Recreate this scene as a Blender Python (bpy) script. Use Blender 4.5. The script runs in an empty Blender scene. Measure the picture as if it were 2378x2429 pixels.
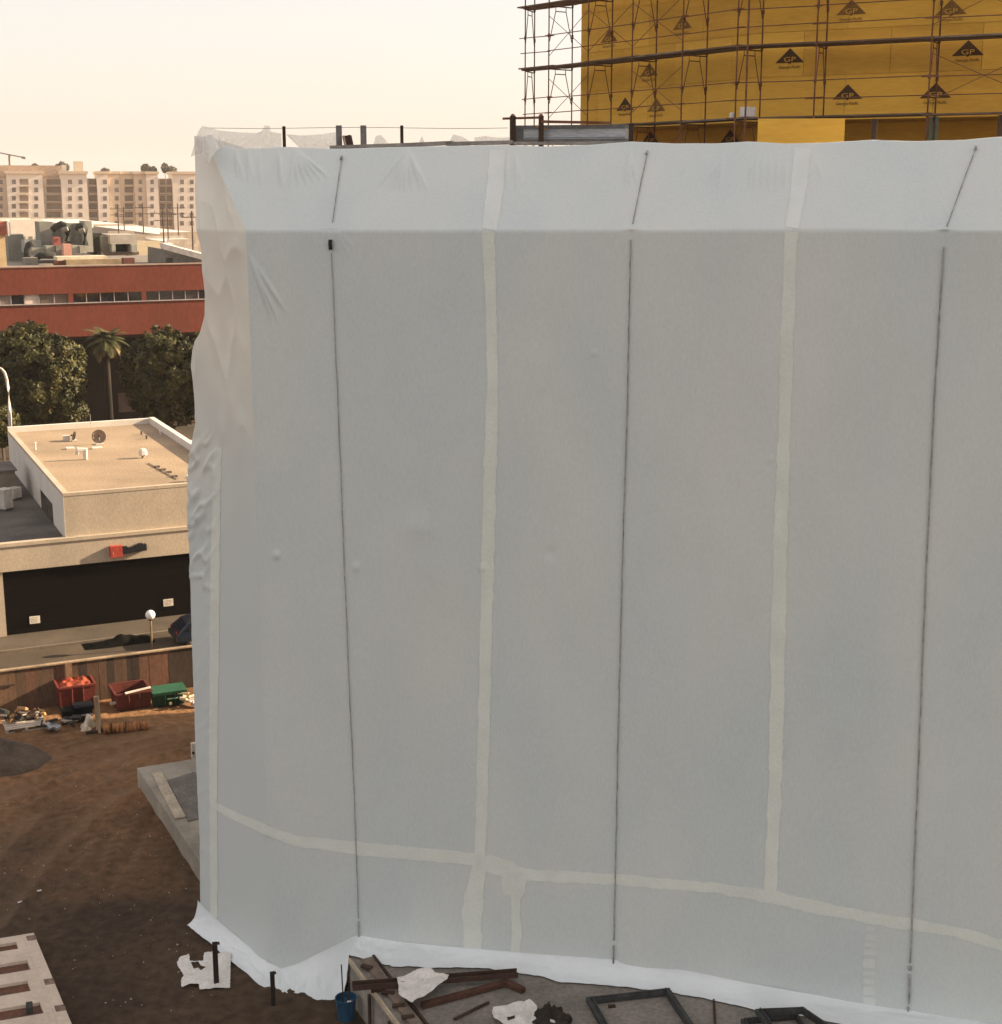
import bpy, math, random
import numpy as np
from mathutils import Vector, Matrix
random.seed(7); rng = np.random.default_rng(11)
SC = bpy.context.scene; COL = SC.collection

# ------------------------------------------------------------------ camera
F, CX, CY, CAMH = 3500.0, 1189.0, 1214.5, 20.0          # focal length in photo pixels, photo centre, eye height
TILT = math.radians(12.36); CT, ST = math.cos(TILT), math.sin(TILT)
cam = bpy.data.cameras.new('camera'); camo = bpy.data.objects.new('camera', cam); COL.objects.link(camo)
camo.location = (0, 0, CAMH); camo.rotation_euler = (math.pi/2 - TILT, 0, 0)
cam.sensor_fit = 'HORIZONTAL'; cam.sensor_width = 36; cam.lens = F/2378*36
cam.clip_start = 0.5; cam.clip_end = 9000
SC.camera = camo

# ------------------------------------------------------------------ sky and sun
SUN_AZ, SUN_EL = math.radians(75), math.radians(21)     # azimuth measured from the view direction (+Y) to the right (+X)
world = bpy.data.worlds.new('World'); SC.world = world; world.use_nodes = True
wn, wl = world.node_tree.nodes, world.node_tree.links
bg = wn['Background']
sky = wn.new('ShaderNodeTexSky'); sky.sky_type = 'NISHITA'; sky.sun_disc = False
sky.sun_elevation = SUN_EL; sky.sun_rotation = SUN_AZ
sky.air_density = 1.0; sky.dust_density = 2.6; sky.ozone_density = 1.0; sky.altitude = 50
warm = wn.new('ShaderNodeMixRGB'); warm.blend_type = 'MIX'; warm.inputs[0].default_value = 0.46
warm.inputs[2].default_value = (9.2, 8.05, 7.25, 1)        # thin warm overcast veil over the clear sky
wl.new(sky.outputs[0], warm.inputs[1]); wl.new(warm.outputs[0], bg.inputs[0]); bg.inputs[1].default_value = 0.059
sd = bpy.data.lights.new('sun', 'SUN'); sd.energy = 5.0; sd.angle = math.radians(0.6); sd.color = (1.0, 0.80, 0.56)
so = bpy.data.objects.new('sun', sd); COL.objects.link(so)
sv = Vector((math.sin(SUN_AZ)*math.cos(SUN_EL), math.cos(SUN_AZ)*math.cos(SUN_EL), math.sin(SUN_EL)))
so.rotation_euler = sv.to_track_quat('Z', 'Y').to_euler(); so.location = (60, 20, 60)
SC.view_settings.view_transform = 'Standard'; SC.view_settings.look = 'None'
SC.view_settings.exposure = 1.5; SC.view_settings.gamma = 1.0; SC.view_settings.use_curve_mapping = False
SC.cycles.max_bounces = 6; SC.cycles.volume_bounces = 1; SC.cycles.use_denoising = True

# ------------------------------------------------------------------ helpers: photo measurement -> place
def ray(px, py):
    x, y = (px-CX)/F, (CY-py)/F
    return np.array((x, CT+y*ST, -ST+y*CT))
def G(px, py, z=0.0):                     # point at height z
    d = ray(px, py); return Vector(d*((z-CAMH)/d[2])) + Vector((0, 0, CAMH))
def D(px, py, Y):                         # point at distance Y
    d = ray(px, py); return Vector(d*(Y/d[1])) + Vector((0, 0, CAMH))
def onp(px, py, p, n):                    # point on the plane (p, n)
    d = Vector(ray(px, py)); o = Vector((0, 0, CAMH))
    return o + d*((Vector(p)-o).dot(Vector(n))/d.dot(Vector(n)))
def proj(P):                              # numpy Nx3 -> pixels
    P = np.asarray(P, float); x, y, z = P[..., 0], P[..., 1], P[..., 2]-CAMH
    dep = y*CT - z*ST; up = y*ST + z*CT
    return CX + F*x/dep, CY - F*up/dep
def az(deg): a = math.radians(deg); return Vector((math.sin(a), math.cos(a), 0))
_tab = rng.random((256, 256))
def vnoise(x, y, s=0):
    x = np.asarray(x, float)+s*17.3; y = np.asarray(y, float)+s*5.7
    xi, yi = np.floor(x).astype(int), np.floor(y).astype(int); fx, fy = x-xi, y-yi
    fx, fy = fx*fx*(3-2*fx), fy*fy*(3-2*fy)
    t = lambda a, b: _tab[a % 256, b % 256]
    return (t(xi, yi)*(1-fx)+t(xi+1, yi)*fx)*(1-fy)+(t(xi, yi+1)*(1-fx)+t(xi+1, yi+1)*fx)*fy - 0.5
def fbm(x, y, s=0, o=3):
    r = 0
    for k in range(o): r = r + vnoise(np.asarray(x)*2**k, np.asarray(y)*2**k, s+k*3)/2**k
    return r

# ------------------------------------------------------------------ materials
def mat(name, col, rough=0.8, var=0.2, scale=1.5, fine=14.0, bump=0.0, bscale=25.0, metal=0.0, spec=0.3,
        col2=None, stretch=(1, 1, 1), transl=0.0, patch=0.5, emit=None, fine_amt=0.5):
    m = bpy.data.materials.new(name); m.use_nodes = True
    n, l = m.node_tree.nodes, m.node_tree.links
    b = n['Principled BSDF']; b.inputs['Roughness'].default_value = rough; b.inputs['Metallic'].default_value = metal
    b.inputs['Specular IOR Level'].default_value = spec
    tc = n.new('ShaderNodeTexCoord'); mp = n.new('ShaderNodeMapping'); mp.inputs['Scale'].default_value = stretch
    l.new(tc.outputs['Object'], mp.inputs[0])
    n1 = n.new('ShaderNodeTexNoise'); n1.inputs['Scale'].default_value = scale; n1.inputs['Detail'].default_value = 5
    n2 = n.new('ShaderNodeTexNoise'); n2.inputs['Scale'].default_value = fine; n2.inputs['Detail'].default_value = 3
    for q in (n1, n2): l.new(mp.outputs[0], q.inputs['Vector'])
    r1 = n.new('ShaderNodeValToRGB'); lo, hi = 0.5-0.22*patch*2*0.6-0.03, 0.5+0.22*patch*2*0.6+0.03
    r1.color_ramp.elements[0].position = max(0, lo); r1.color_ramp.elements[1].position = min(1, hi)
    c2 = col2 if col2 else tuple(min(1, c*(1+var)) for c in col)
    c1 = col if col2 else tuple(c*(1-var) for c in col)
    r1.color_ramp.elements[0].color = (*c1, 1); r1.color_ramp.elements[1].color = (*c2, 1)
    l.new(n1.outputs['Fac'], r1.inputs[0])
    mx = n.new('ShaderNodeMixRGB'); mx.blend_type = 'OVERLAY'; mx.inputs[0].default_value = min(1, fine_amt)
    l.new(r1.outputs[0], mx.inputs[1]); l.new(n2.outputs['Fac'], mx.inputs[2])
    l.new(mx.outputs[0], b.inputs['Base Color'])
    if bump:
        n3 = n.new('ShaderNodeTexNoise'); n3.inputs['Scale'].default_value = bscale; n3.inputs['Detail'].default_value = 4
        l.new(mp.outputs[0], n3.inputs['Vector'])
        bp = n.new('ShaderNodeBump'); bp.inputs['Strength'].default_value = 1; bp.inputs['Distance'].default_value = bump
        l.new(n3.outputs['Fac'], bp.inputs['Height']); l.new(bp.outputs[0], b.inputs['Normal'])
    if transl:
        tr = n.new('ShaderNodeBsdfTranslucent'); l.new(mx.outputs[0], tr.inputs[0])
        ms = n.new('ShaderNodeMixShader'); ms.inputs[0].default_value = transl
        l.new(b.outputs[0], ms.inputs[1]); l.new(tr.outputs[0], ms.inputs[2]); l.new(ms.outputs[0], n['Material Output'].inputs[0])
    if emit:
        b.inputs['Emission Color'].default_value = (*emit[0], 1); b.inputs['Emission Strength'].default_value = emit[1]
    return m
def glass(name, col=(0.02, 0.022, 0.03), rough=0.08):
    m = mat(name, col, rough=rough, var=0.3, scale=0.8, spec=0.6); return m

# ------------------------------------------------------------------ mesh builder
class MB:
    def __init__(s): s.v = []; s.f = []; s.mi = []; s.cur = 0
    def add(s, vs, fs):
        o = len(s.v); s.v += [tuple(map(float, q)) for q in vs]; s.f += [tuple(i+o for i in f) for f in fs]; s.mi += [s.cur]*len(fs); return s
    def hexa(s, p):                        # 8 corners: 4 bottom ccw, 4 top ccw
        return s.add(p, [(3, 2, 1, 0), (4, 5, 6, 7), (0, 1, 5, 4), (1, 2, 6, 5), (2, 3, 7, 6), (3, 0, 4, 7)])
    def box(s, c, size, rz=0.0, M=None):
        hx, hy, hz = size[0]/2, size[1]/2, size[2]/2
        R = M if M is not None else Matrix.Rotation(rz, 3, 'Z')
        p = [Vector(c)+R@Vector(q) for q in ((-hx,-hy,-hz),(hx,-hy,-hz),(hx,hy,-hz),(-hx,hy,-hz),(-hx,-hy,hz),(hx,-hy,hz),(hx,hy,hz),(-hx,hy,hz))]
        return s.hexa(p)
    def obox(s, o, u, v, w):               # box from corner o and three edge vectors
        o, u, v, w = Vector(o), Vector(u), Vector(v), Vector(w)
        return s.hexa([o, o+u, o+u+v, o+v, o+w, o+u+w, o+u+v+w, o+v+w])
    def bar(s, a, b, w, h, up=(0, 0, 1)):
        a, b = Vector(a), Vector(b); d = (b-a).normalized(); up = Vector(up)
        sd_ = d.cross(up)
        if sd_.length < 1e-4: sd_ = d.cross(Vector((1, 0, 0)))
        sd_.normalize(); u2 = sd_.cross(d).normalized()
        q = [-sd_*w/2-u2*h/2, sd_*w/2-u2*h/2, sd_*w/2+u2*h/2, -sd_*w/2+u2*h/2]
        return s.add([a+i for i in q]+[b+i for i in q], [(0,1,2,3),(7,6,5,4),(0,4,5,1),(1,5,6,2),(2,6,7,3),(3,7,4,0)])
    def tube(s, pts, r, n=6, cap=True):
        pts = [Vector(p) for p in pts]; vs = []; fs = []
        rs = r if isinstance(r, (list, tuple)) else [r]*len(pts)
        for i, p in enumerate(pts):
            d = (pts[min(i+1, len(pts)-1)]-pts[max(i-1, 0)]).normalized()
            a = d.cross(Vector((0, 0, 1)))
            if a.length < 1e-3: a = d.cross(Vector((1, 0, 0)))
            a.normalize(); b = d.cross(a)
            vs += [p+(a*math.cos(2*math.pi*k/n)+b*math.sin(2*math.pi*k/n))*rs[i] for k in range(n)]
        for i in range(len(pts)-1):
            for k in range(n):
                k2 = (k+1) % n; fs.append((i*n+k, (i+1)*n+k, (i+1)*n+k2, i*n+k2))
        if cap: fs += [tuple(range(n)), tuple((len(pts)-1)*n+k for k in reversed(range(n)))]
        return s.add(vs, fs)
    def prism(s, poly, z0, z1):
        n = len(poly); vs = [(p[0], p[1], z0) for p in poly]+[(p[0], p[1], z1) for p in poly]
        fs = [tuple(reversed(range(n))), tuple(range(n, 2*n))]+[(i, (i+1) % n, n+(i+1) % n, n+i) for i in range(n)]
        return s.add(vs, fs)
    def lathe(s, c, prof, n=16):
        c = Vector(c); vs = []; fs = []
        for (r, z) in prof: vs += [c+Vector((r*math.cos(2*math.pi*k/n), r*math.sin(2*math.pi*k/n), z)) for k in range(n)]
        for i in range(len(prof)-1):
            for k in range(n): k2 = (k+1) % n; fs.append((i*n+k, i*n+k2, (i+1)*n+k2, (i+1)*n+k))
        fs += [tuple(reversed(range(n))), tuple((len(prof)-1)*n+k for k in range(n))]
        return s.add(vs, fs)
    def grid(s, P, closed=False):          # P: array rows x cols x 3
        R, C_ = P.shape[:2]; o = len(s.v); s.v += [tuple(q) for q in P.reshape(-1, 3).tolist()]
        for i in range(R-1):
            for j in range(C_-1): a = o+i*C_+j; s.f.append((a, a+1, a+C_+1, a+C_)); s.mi.append(s.cur)
        return s
    def sphere(s, c, r, n=16, m=10, squash=1.0):
        return s.lathe(c, [(max(1e-3, r*math.sin(math.pi*i/m)), -r*squash*math.cos(math.pi*i/m)) for i in range(m+1)], n)
    def build(s, name, m, parent=None, base=None, smooth=False, bevel=0.0):
        me = bpy.data.meshes.new(name)
        if parent is not None: o0 = wloc(parent)
        elif base is not None: o0 = Vector(base)
        else:
            a = np.array(s.v); o0 = Vector((a[:, 0].mean(), a[:, 1].mean(), a[:, 2].min()))
        me.from_pydata([(x-o0[0], y-o0[1], z-o0[2]) for x, y, z in s.v], [], s.f)
        ms = m if isinstance(m, (list, tuple)) else [m]
        for q in ms: me.materials.append(q)
        if len(ms) > 1: me.polygons.foreach_set('material_index', s.mi)
        if smooth: me.polygons.foreach_set('use_smooth', [True]*len(me.polygons))
        me.update(); ob = bpy.data.objects.new(name, me); COL.objects.link(ob)
        if parent is not None: ob.parent = parent
        else: ob.location = o0
        if bevel:
            bv = ob.modifiers.new('bevel', 'BEVEL'); bv.width = bevel; bv.segments = 2; bv.limit_method = 'ANGLE'
        return ob
def wloc(o):
    p = Vector(o.location)
    while o.parent is not None: o = o.parent; p = p+Vector(o.location)
    return p
def tag(o, label=None, cat=None, group=None, kind=None):
    for k, v in (('label', label), ('category', cat), ('group', group), ('kind', kind)):
        if v: o[k] = v
    return o
def thing(name, label, cat, loc, group=None):
    o = bpy.data.objects.new(name, None); COL.objects.link(o); o.location = Vector(loc); o.empty_display_size = 0.3
    return tag(o, label, cat, group)
def grid_obj(name, P, m, parent=None, smooth=True, base=None):
    """big structured surface, written with numpy"""
    R, C_ = P.shape[:2]; me = bpy.data.meshes.new(name)
    o0 = wloc(parent) if parent is not None else (Vector(base) if base is not None else Vector((0, 0, 0)))
    V = (P.reshape(-1, 3)-np.array(o0)).astype(np.float32)
    i = np.arange(R-1)[:, None]*C_+np.arange(C_-1)[None, :]
    q = np.stack([i, i+1, i+1+C_, i+C_], -1).reshape(-1).astype(np.int32); nf = (R-1)*(C_-1)
    me.vertices.add(len(V)); me.vertices.foreach_set('co', V.ravel())
    me.loops.add(nf*4); me.loops.foreach_set('vertex_index', q)
    me.polygons.add(nf); me.polygons.foreach_set('loop_start', np.arange(nf, dtype=np.int32)*4)
    me.polygons.foreach_set('loop_total', np.full(nf, 4, np.int32))
    me.update(calc_edges=True); me.validate()
    if smooth: me.polygons.foreach_set('use_smooth', np.ones(nf, bool))
    me.materials.append(m); ob = bpy.data.objects.new(name, me); COL.objects.link(ob)
    if parent is not None: ob.parent = parent
    else: ob.location = o0
    return ob
def copy_of(o, parent=None):
    c = o.copy(); COL.objects.link(c); c.parent = parent; return c
# ------------------------------------------------------------------ shared directions of the neighbourhood's street grid
U, V = az(65), az(-25); Z = Vector((0, 0, 1))
FENCE0 = G(0, 1692, 0)                                   # foot of the site fence
SLAB_Z = 1.24
CP = Vector((-5.93, 35.0, 0)); DF = Vector((0.9676, -0.2525, 0)); NF = Vector((-0.2525, -0.9676, 0))     # wrapped front face: corner, direction, outward normal

# ------------------------------------------------------------------ ground
def soil():
    m = mat('soil', (0.036, 0.025, 0.018), rough=0.95, col2=(0.088, 0.058, 0.037), scale=0.16, fine=3.0, bump=0.05, bscale=6, spec=0.1, fine_amt=0.75, patch=0.8)
    n, l = m.node_tree.nodes, m.node_tree.links; b = n['Principled BSDF']
    src = b.inputs['Base Color'].links[0].from_socket
    tc = [q for q in n if q.type == 'TEX_COORD'][0]
    n4 = n.new('ShaderNodeTexNoise'); n4.inputs['Scale'].default_value = 22; n4.inputs['Detail'].default_value = 6
    l.new(tc.outputs['Object'], n4.inputs['Vector'])
    r = n.new('ShaderNodeValToRGB'); r.color_ramp.elements[0].position = 0.68; r.color_ramp.elements[1].position = 0.78
    r.color_ramp.elements[0].color = (0, 0, 0, 1); r.color_ramp.elements[1].color = (0.5, 0.5, 0.5, 1); l.new(n4.outputs['Fac'], r.inputs[0])
    mx = n.new('ShaderNodeMixRGB'); l.new(r.outputs[0], mx.inputs[0]); l.new(src, mx.inputs[1]); mx.inputs[2].default_value = (0.27, 0.2, 0.14, 1)
    # paler soil towards the fence, darker soil by the building
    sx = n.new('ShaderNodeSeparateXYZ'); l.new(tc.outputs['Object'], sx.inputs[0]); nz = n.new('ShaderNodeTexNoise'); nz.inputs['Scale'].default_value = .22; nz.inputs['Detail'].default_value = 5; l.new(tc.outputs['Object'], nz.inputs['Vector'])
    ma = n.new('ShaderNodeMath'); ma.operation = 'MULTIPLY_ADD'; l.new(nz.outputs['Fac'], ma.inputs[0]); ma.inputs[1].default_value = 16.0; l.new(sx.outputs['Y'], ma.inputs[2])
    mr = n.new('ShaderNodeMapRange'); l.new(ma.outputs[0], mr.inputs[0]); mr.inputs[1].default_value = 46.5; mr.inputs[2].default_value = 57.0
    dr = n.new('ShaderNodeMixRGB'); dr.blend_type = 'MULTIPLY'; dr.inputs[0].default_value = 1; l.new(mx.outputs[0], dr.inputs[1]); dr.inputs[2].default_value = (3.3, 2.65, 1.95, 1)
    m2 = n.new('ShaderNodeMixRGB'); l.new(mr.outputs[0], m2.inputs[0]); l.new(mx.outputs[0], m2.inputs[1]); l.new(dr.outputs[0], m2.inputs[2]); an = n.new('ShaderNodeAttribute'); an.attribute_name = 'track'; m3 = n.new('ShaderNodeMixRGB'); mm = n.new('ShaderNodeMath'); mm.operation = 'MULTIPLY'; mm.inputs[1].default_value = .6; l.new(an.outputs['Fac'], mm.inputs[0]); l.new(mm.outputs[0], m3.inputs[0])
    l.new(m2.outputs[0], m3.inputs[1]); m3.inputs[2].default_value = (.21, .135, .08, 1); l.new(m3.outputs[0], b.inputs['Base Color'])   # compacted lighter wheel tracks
    return m
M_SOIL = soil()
xs = np.r_[[-4200, -2200, -1100, -600, -300, -150, -80, -55], np.arange(-42, 14, 0.2), [20, 40, 80, 160, 320, 700, 1500, 4200]]
ys = np.r_[[-300, -100, -30, 0, 12], np.arange(22, 64, 0.2), [75, 90, 120, 200, 320, 500, 800, 1300, 2200, 5500]]
gx, gy = np.meshgrid(xs, ys)
dv = (gx-FENCE0.x)*V.x+(gy-FENCE0.y)*V.y
site = np.clip((-dv-0.5)/1.5, 0, 1)*np.clip((gx+42)/3, 0, 1)*np.clip((14-gx)/3, 0, 1)*np.clip((gy-22)/3, 0, 1)
hz = 0.14*fbm(gx/4.5, gy/4.5, 1, 3)+0.045*fbm(gx/0.8, gy/0.8, 2, 3)
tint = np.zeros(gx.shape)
def track(pts, off, w, dep):
    """wheel rut pressed along a path"""
    P = np.array([[*G(*p).xy] for p in pts]); t = np.linspace(0, len(P)-1, 60)
    k = np.clip(t.astype(int), 0, len(P)-2); fr = (t-k)[:, None]; Q = P[k]*(1-fr)+P[k+1]*fr
    for _ in range(6): Q[1:-1] = (Q[:-2]+Q[1:-1]*2+Q[2:])/4
    d_ = np.gradient(Q, axis=0); nn = np.stack([-d_[:, 1], d_[:, 0]], -1); nn /= np.linalg.norm(nn, axis=1)[:, None]; Q = Q+nn*off
    m = (gx > -41)&(gx < 13)&(gy > 23)&(gy < 63); r = np.full(gx.shape, 99.0)
    pts2 = np.stack([gx[m], gy[m]], -1); r[m] = np.sqrt(((pts2[:, None]-Q[None])**2).sum(-1)).min(1)
    return -dep*np.exp(-(r/w)**2)+dep*0.8*np.exp(-((r-w*1.9)/(w*0.7))**2)
for i, (pts, dep) in enumerate([([(-150, 2010), (60, 1900), (200, 1838), (330, 1795), (520, 1750)], 0.08), ([(-200, 1930), (30, 1850), (190, 1798), (380, 1762), (560, 1725)], 0.05),
            ([(-80, 2200), (60, 2010), (200, 1890), (360, 1812)], 0.07), ([(0, 2429), (140, 2190), (250, 2000), (330, 1905)], 0.05), ([(200, 2480), (290, 2250), (350, 2050), (420, 1950)], 0.04)]):
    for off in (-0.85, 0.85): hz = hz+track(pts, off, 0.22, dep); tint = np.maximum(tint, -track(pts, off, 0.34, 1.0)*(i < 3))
hz = hz*site-0.02*(1-site)
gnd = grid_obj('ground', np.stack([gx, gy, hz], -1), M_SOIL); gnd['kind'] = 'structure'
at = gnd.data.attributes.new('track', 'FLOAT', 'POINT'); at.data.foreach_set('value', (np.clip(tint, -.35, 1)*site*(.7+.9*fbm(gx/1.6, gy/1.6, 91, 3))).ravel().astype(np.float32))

# small stones and litter crumbs on the dirt: uncountable
mb = MB()
for i in range(260):
    px, py = random.uniform(0, 640), random.uniform(1770, 2429); p = G(px, py, 0)
    r = random.choice([.012, .016, .02, .02, .035]); hzv = 0.01
    mb.sphere((p.x, p.y, hzv), r, 5, 4, 0.7)
tag(mb.build('gravel', mat('pebble', (0.30, 0.24, 0.18), var=0.5, scale=9, fine=30)), 'scattered small pale stones and crumbs on the brown dirt', 'gravel', kind='stuff')

# ------------------------------------------------------------------ concrete slabs
M_CONC = mat('old_concrete', (0.2, 0.18, 0.155), rough=0.9, var=0.26, scale=0.9, fine=9, bump=0.01, bscale=30, patch=0.8)
e0, e1 = G(832, 2270, SLAB_Z), G(952, 2429, SLAB_Z); ed = (e1-e0).normalized()
sp = [e0-ed*.1, e0+ed*16, e0+ed*16+Vector((30, 0, 0)), e0-ed*.1+DF*33+Vector((0, .9, 0)), e0-ed*.1+DF*.5+Vector((0, .9, 0))]
slab = MB().prism([(p.x, p.y) for p in sp], -0.3, SLAB_Z).build('concrete_slab', M_CONC); tag(slab, 'raised concrete slab in front of the wrapped wall', kind='structure')
c0, c1, c2 = G(325, 1822, 0.62), G(470, 2040, 0.62), G(468, 1799, 0.62)
ld = (c1-c0).normalized(); bd = (c2-c0).normalized()
lp = [c0, c0+ld*9, c0+ld*9+bd*7, c0+bd*7]
M_CONC2 = mat('grey_concrete', (0.30, 0.262, 0.21), rough=0.9, var=0.25, scale=0.8, fine=10, fine_amt=.25, bump=0.008)
fs_ = MB().prism([(p.x, p.y) for p in reversed(lp)], -0.3, 0.62).build('foundation_slab', M_CONC2); tag(fs_, 'low concrete footing slab beside the wrapped corner', kind='structure')

# ------------------------------------------------------------------ wrapped building
WB = thing('wrapped_building', 'tall building wholly wrapped in pale grey plastic sheeting with tape seams and cords', 'building', (-2, 38, 0))
DR = Vector((-0.69, 0.724, 0)); NR = Vector((-0.724, -0.69, 0))                                         # left return face
ZB0, ZB1 = 19.04, 19.18
def zbreak(arc): return ZB0+(ZB1-ZB0)*np.clip(np.asarray(arc)/17.5, 0, 2)
INSET = 1.6
sil = [(458, 330), (452, 390), (455, 470), (465, 530), (480, 590), (486, 640), (492, 700), (490, 745), (476, 790), (457, 830), (453, 870), (464, 930), (468, 1000), (459, 1040),
       (452, 1100), (452, 1200), (456, 1400), (461, 1600), (467, 1800), (471, 2000), (471, 2215)]
SQ = [onp(px, py, CP, NR) for px, py in sil]
sil_z = np.array([p.z for p in SQ])[::-1]; sil_q = np.array([(p-CP).dot(DR) for p in SQ])[::-1]
top_px = [(492, 341), (560, 353), (680, 349), (800, 352), (900, 350), (1060, 347), (1210, 344), (1300, 345), (1400, 343), (1500, 337), (1600, 342), (1700, 342), (1775, 337), (1860, 342), (1990, 338),
          (2073, 333), (2180, 335), (2290, 334), (2372, 327), (2500, 329), (2640, 322)]
TP0 = CP-NF*INSET
TQ = [onp(px, py, TP0, NF) for px, py in top_px]
top_a = np.array([(p-TP0).dot(DF) for p in TQ]); top_z = np.array([p.z for p in TQ]); TOPC = TQ[0]
def wcoords(P):                       # arc along the front
    return (P[..., 0]-CP.x)*DF.x+(P[..., 1]-CP.y)*DF.y
cords_px = [[(785, 560), (787, 600), (800, 900), (815, 1250), (832, 1700), (850, 2180), (852, 2232)],
            [(1497, 560), (1490, 900), (1478, 1300), (1466, 1750), (1457, 2230), (1456, 2287)],
            [(2241, 565), (2220, 900), (2198, 1350), (2176, 1900), (2160, 2285), (2155, 2412)]]
cords_up = [[(812, 372), (790, 528)], [(1537, 362), (1502, 532)], [(2316, 352), (2247, 537)]]
wr = []                               # stretched wrinkle ridges
def fan(c, ends, a): wr.extend([(*c, *e, a) for e in ends])
fan((700, 352), [(710, 445), (730, 442), (747, 436), (765, 430), (784, 424), (690, 448)], .035)
fan((560, 350), [(566, 425), (580, 432)], .03); fan((588, 350), [(592, 440), (602, 430)], .025); fan((614, 355), [(622, 446)], .02); fan((662, 352), [(668, 450), (676, 452)], .035)
fan((968, 352), [(925, 455), (938, 456), (950, 457), (962, 458), (980, 458), (1004, 456), (1016, 455), (896, 446)], .035)
fan((1205, 360), [(1204, 455), (1190, 440)], .018); fan((1222, 360), [(1238, 440), (1228, 460)], .02)
fan((1494, 350), [(1482, 456), (1512, 440), (1496, 452)], .028); fan((1720, 362), [(1688, 452), (1704, 450), (1672, 440)], .02)
for x in (1786, 1797, 1814, 1830, 1848, 1866): wr.append((x, 362, x-6, 458, .024))
fan((1930, 362), [(1952, 430)], .015); fan((1640, 365), [(1615, 420)], .015)
fan((590, 600), [(650, 765), (664, 764), (684, 745)], .04); fan((800, 552), [(846, 590), (832, 612)], .012)
bumps = [(658, 1316, 8, .05), (846, 1346, 9, .03), (1146, 1346, 9, .025), (1306, 1310, 14, -.025), (1410, 838, 5, .03), (990, 1250, 30, .03), (630, 2260, 40, .05), (1830, 1090, 5, .02)]
def disp(P, side):
    """billow, pinches and creases of the sheet, metres outwards; side = 1 on the left return"""
    px, py = proj(P); a = wcoords(P); z = P[..., 2]
    d = 0.11*fbm(a/3.2, z/6.0, 3, 2)+0.022*fbm(a/0.9, z/2.2, 5, 3)+0.004*fbm(a/0.35, z/0.55, 7, 2)
    for cl in cords_px:
        cx = np.interp(py, [p[1] for p in cl], [p[0] for p in cl]); r = np.abs(px-cx)
        d = d-0.035*np.exp(-r/14.0)*(py > 545)
    for x0, y0, x1, y1, am in wr:
        L = math.hypot(x1-x0, y1-y0); tx, ty = (x1-x0)/L, (y1-y0)/L
        t = (px-x0)*tx+(py-y0)*ty; r = -(px-x0)*ty+(py-y0)*tx
        s = np.clip(t/L, 0, 1); d = d+1.4*am*np.sin(np.pi*s**1.3)*np.exp(-(r/3.2)**2)*(t > 0)*(t < L)
    for bx, by, br, am in bumps: d = d+am*np.exp(-(((px-bx)/br)**2+((py-by)/br)**2))
    crumple = np.exp(-((px-478)/34.0)**2)*np.clip((py-1010)/60, 0, 1)*np.clip((1560-py)/300, 0.15, 1)
    ridge = lambda q: (1-np.clip(np.abs(q)*3.2, 0, 1))**2
    d = d+side*(0.085*ridge(fbm((px+py*0.55)/30, (py-px*0.8)/70, 9, 2))*crumple+0.06*ridge(fbm((px-py*.1)/50, py/190, 13, 2))*np.clip((1150-py)/200, 0, 1)+.03*fbm(px/20, py/40, 15, 2)*crumple)
    return d
def norml(v): return v/np.linalg.norm(v, axis=-1)[..., None]
NBk, NRt, NFr, NFx = 16, 70, 640, 24
zr = np.linspace(0, 1, 300); sr = np.linspace(0, 1, 90)[1:]; rr = np.linspace(0, 1, 6)[1:]
fa = np.r_[np.linspace(0, 18.6, NFr), np.linspace(18.6, 33, NFx)[1:]]
lq = np.linspace(1, 0, NRt)[:-1]; bq = np.linspace(14, 0, NBk)[:-1]
ncol = len(bq)+len(lq)+len(fa); nrow = len(zr)+len(sr)+len(rr)
P = np.zeros((nrow, ncol, 3)); N = np.zeros((nrow, ncol, 3)); S = np.zeros((nrow, ncol))
BD = az(-5); NB = Vector((-BD.y, BD.x, 0)); nfv, nrv, nbv = np.array(NF), np.array(NR), np.array(NB)
def plan_row(z):
    q = np.interp(z, sil_z, sil_q); Lp = np.array(CP)+np.array(DR)*q
    back = Lp[None]+np.array(BD)[None]*bq[:, None]; ret = np.array(CP)[None]+np.array(DR)[None]*(q*lq)[:, None]; fr = np.array(CP)[None]+np.array(DF)[None]*fa[:, None]
    r = np.concatenate([back, ret, fr]); return r
nn_ = np.concatenate([np.repeat(nbv[None], len(bq), 0), np.repeat(nrv[None], len(lq), 0), np.repeat(nfv[None], len(fa), 0)])
side = np.r_[np.ones(len(bq)), np.clip(lq*6, 0, 1), np.zeros(len(fa))]
arc = np.r_[np.zeros(len(bq)+len(lq)), fa]; zb = zbreak(arc)
iC = len(bq)+len(lq)
for i, t in enumerate(zr):
    z = 0.0+t*zb; row = np.stack([plan_row(float(t*ZB0))[:, 0], plan_row(float(t*ZB0))[:, 1], z], -1)
    P[i] = row; N[i] = nn_; S[i] = side
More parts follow.
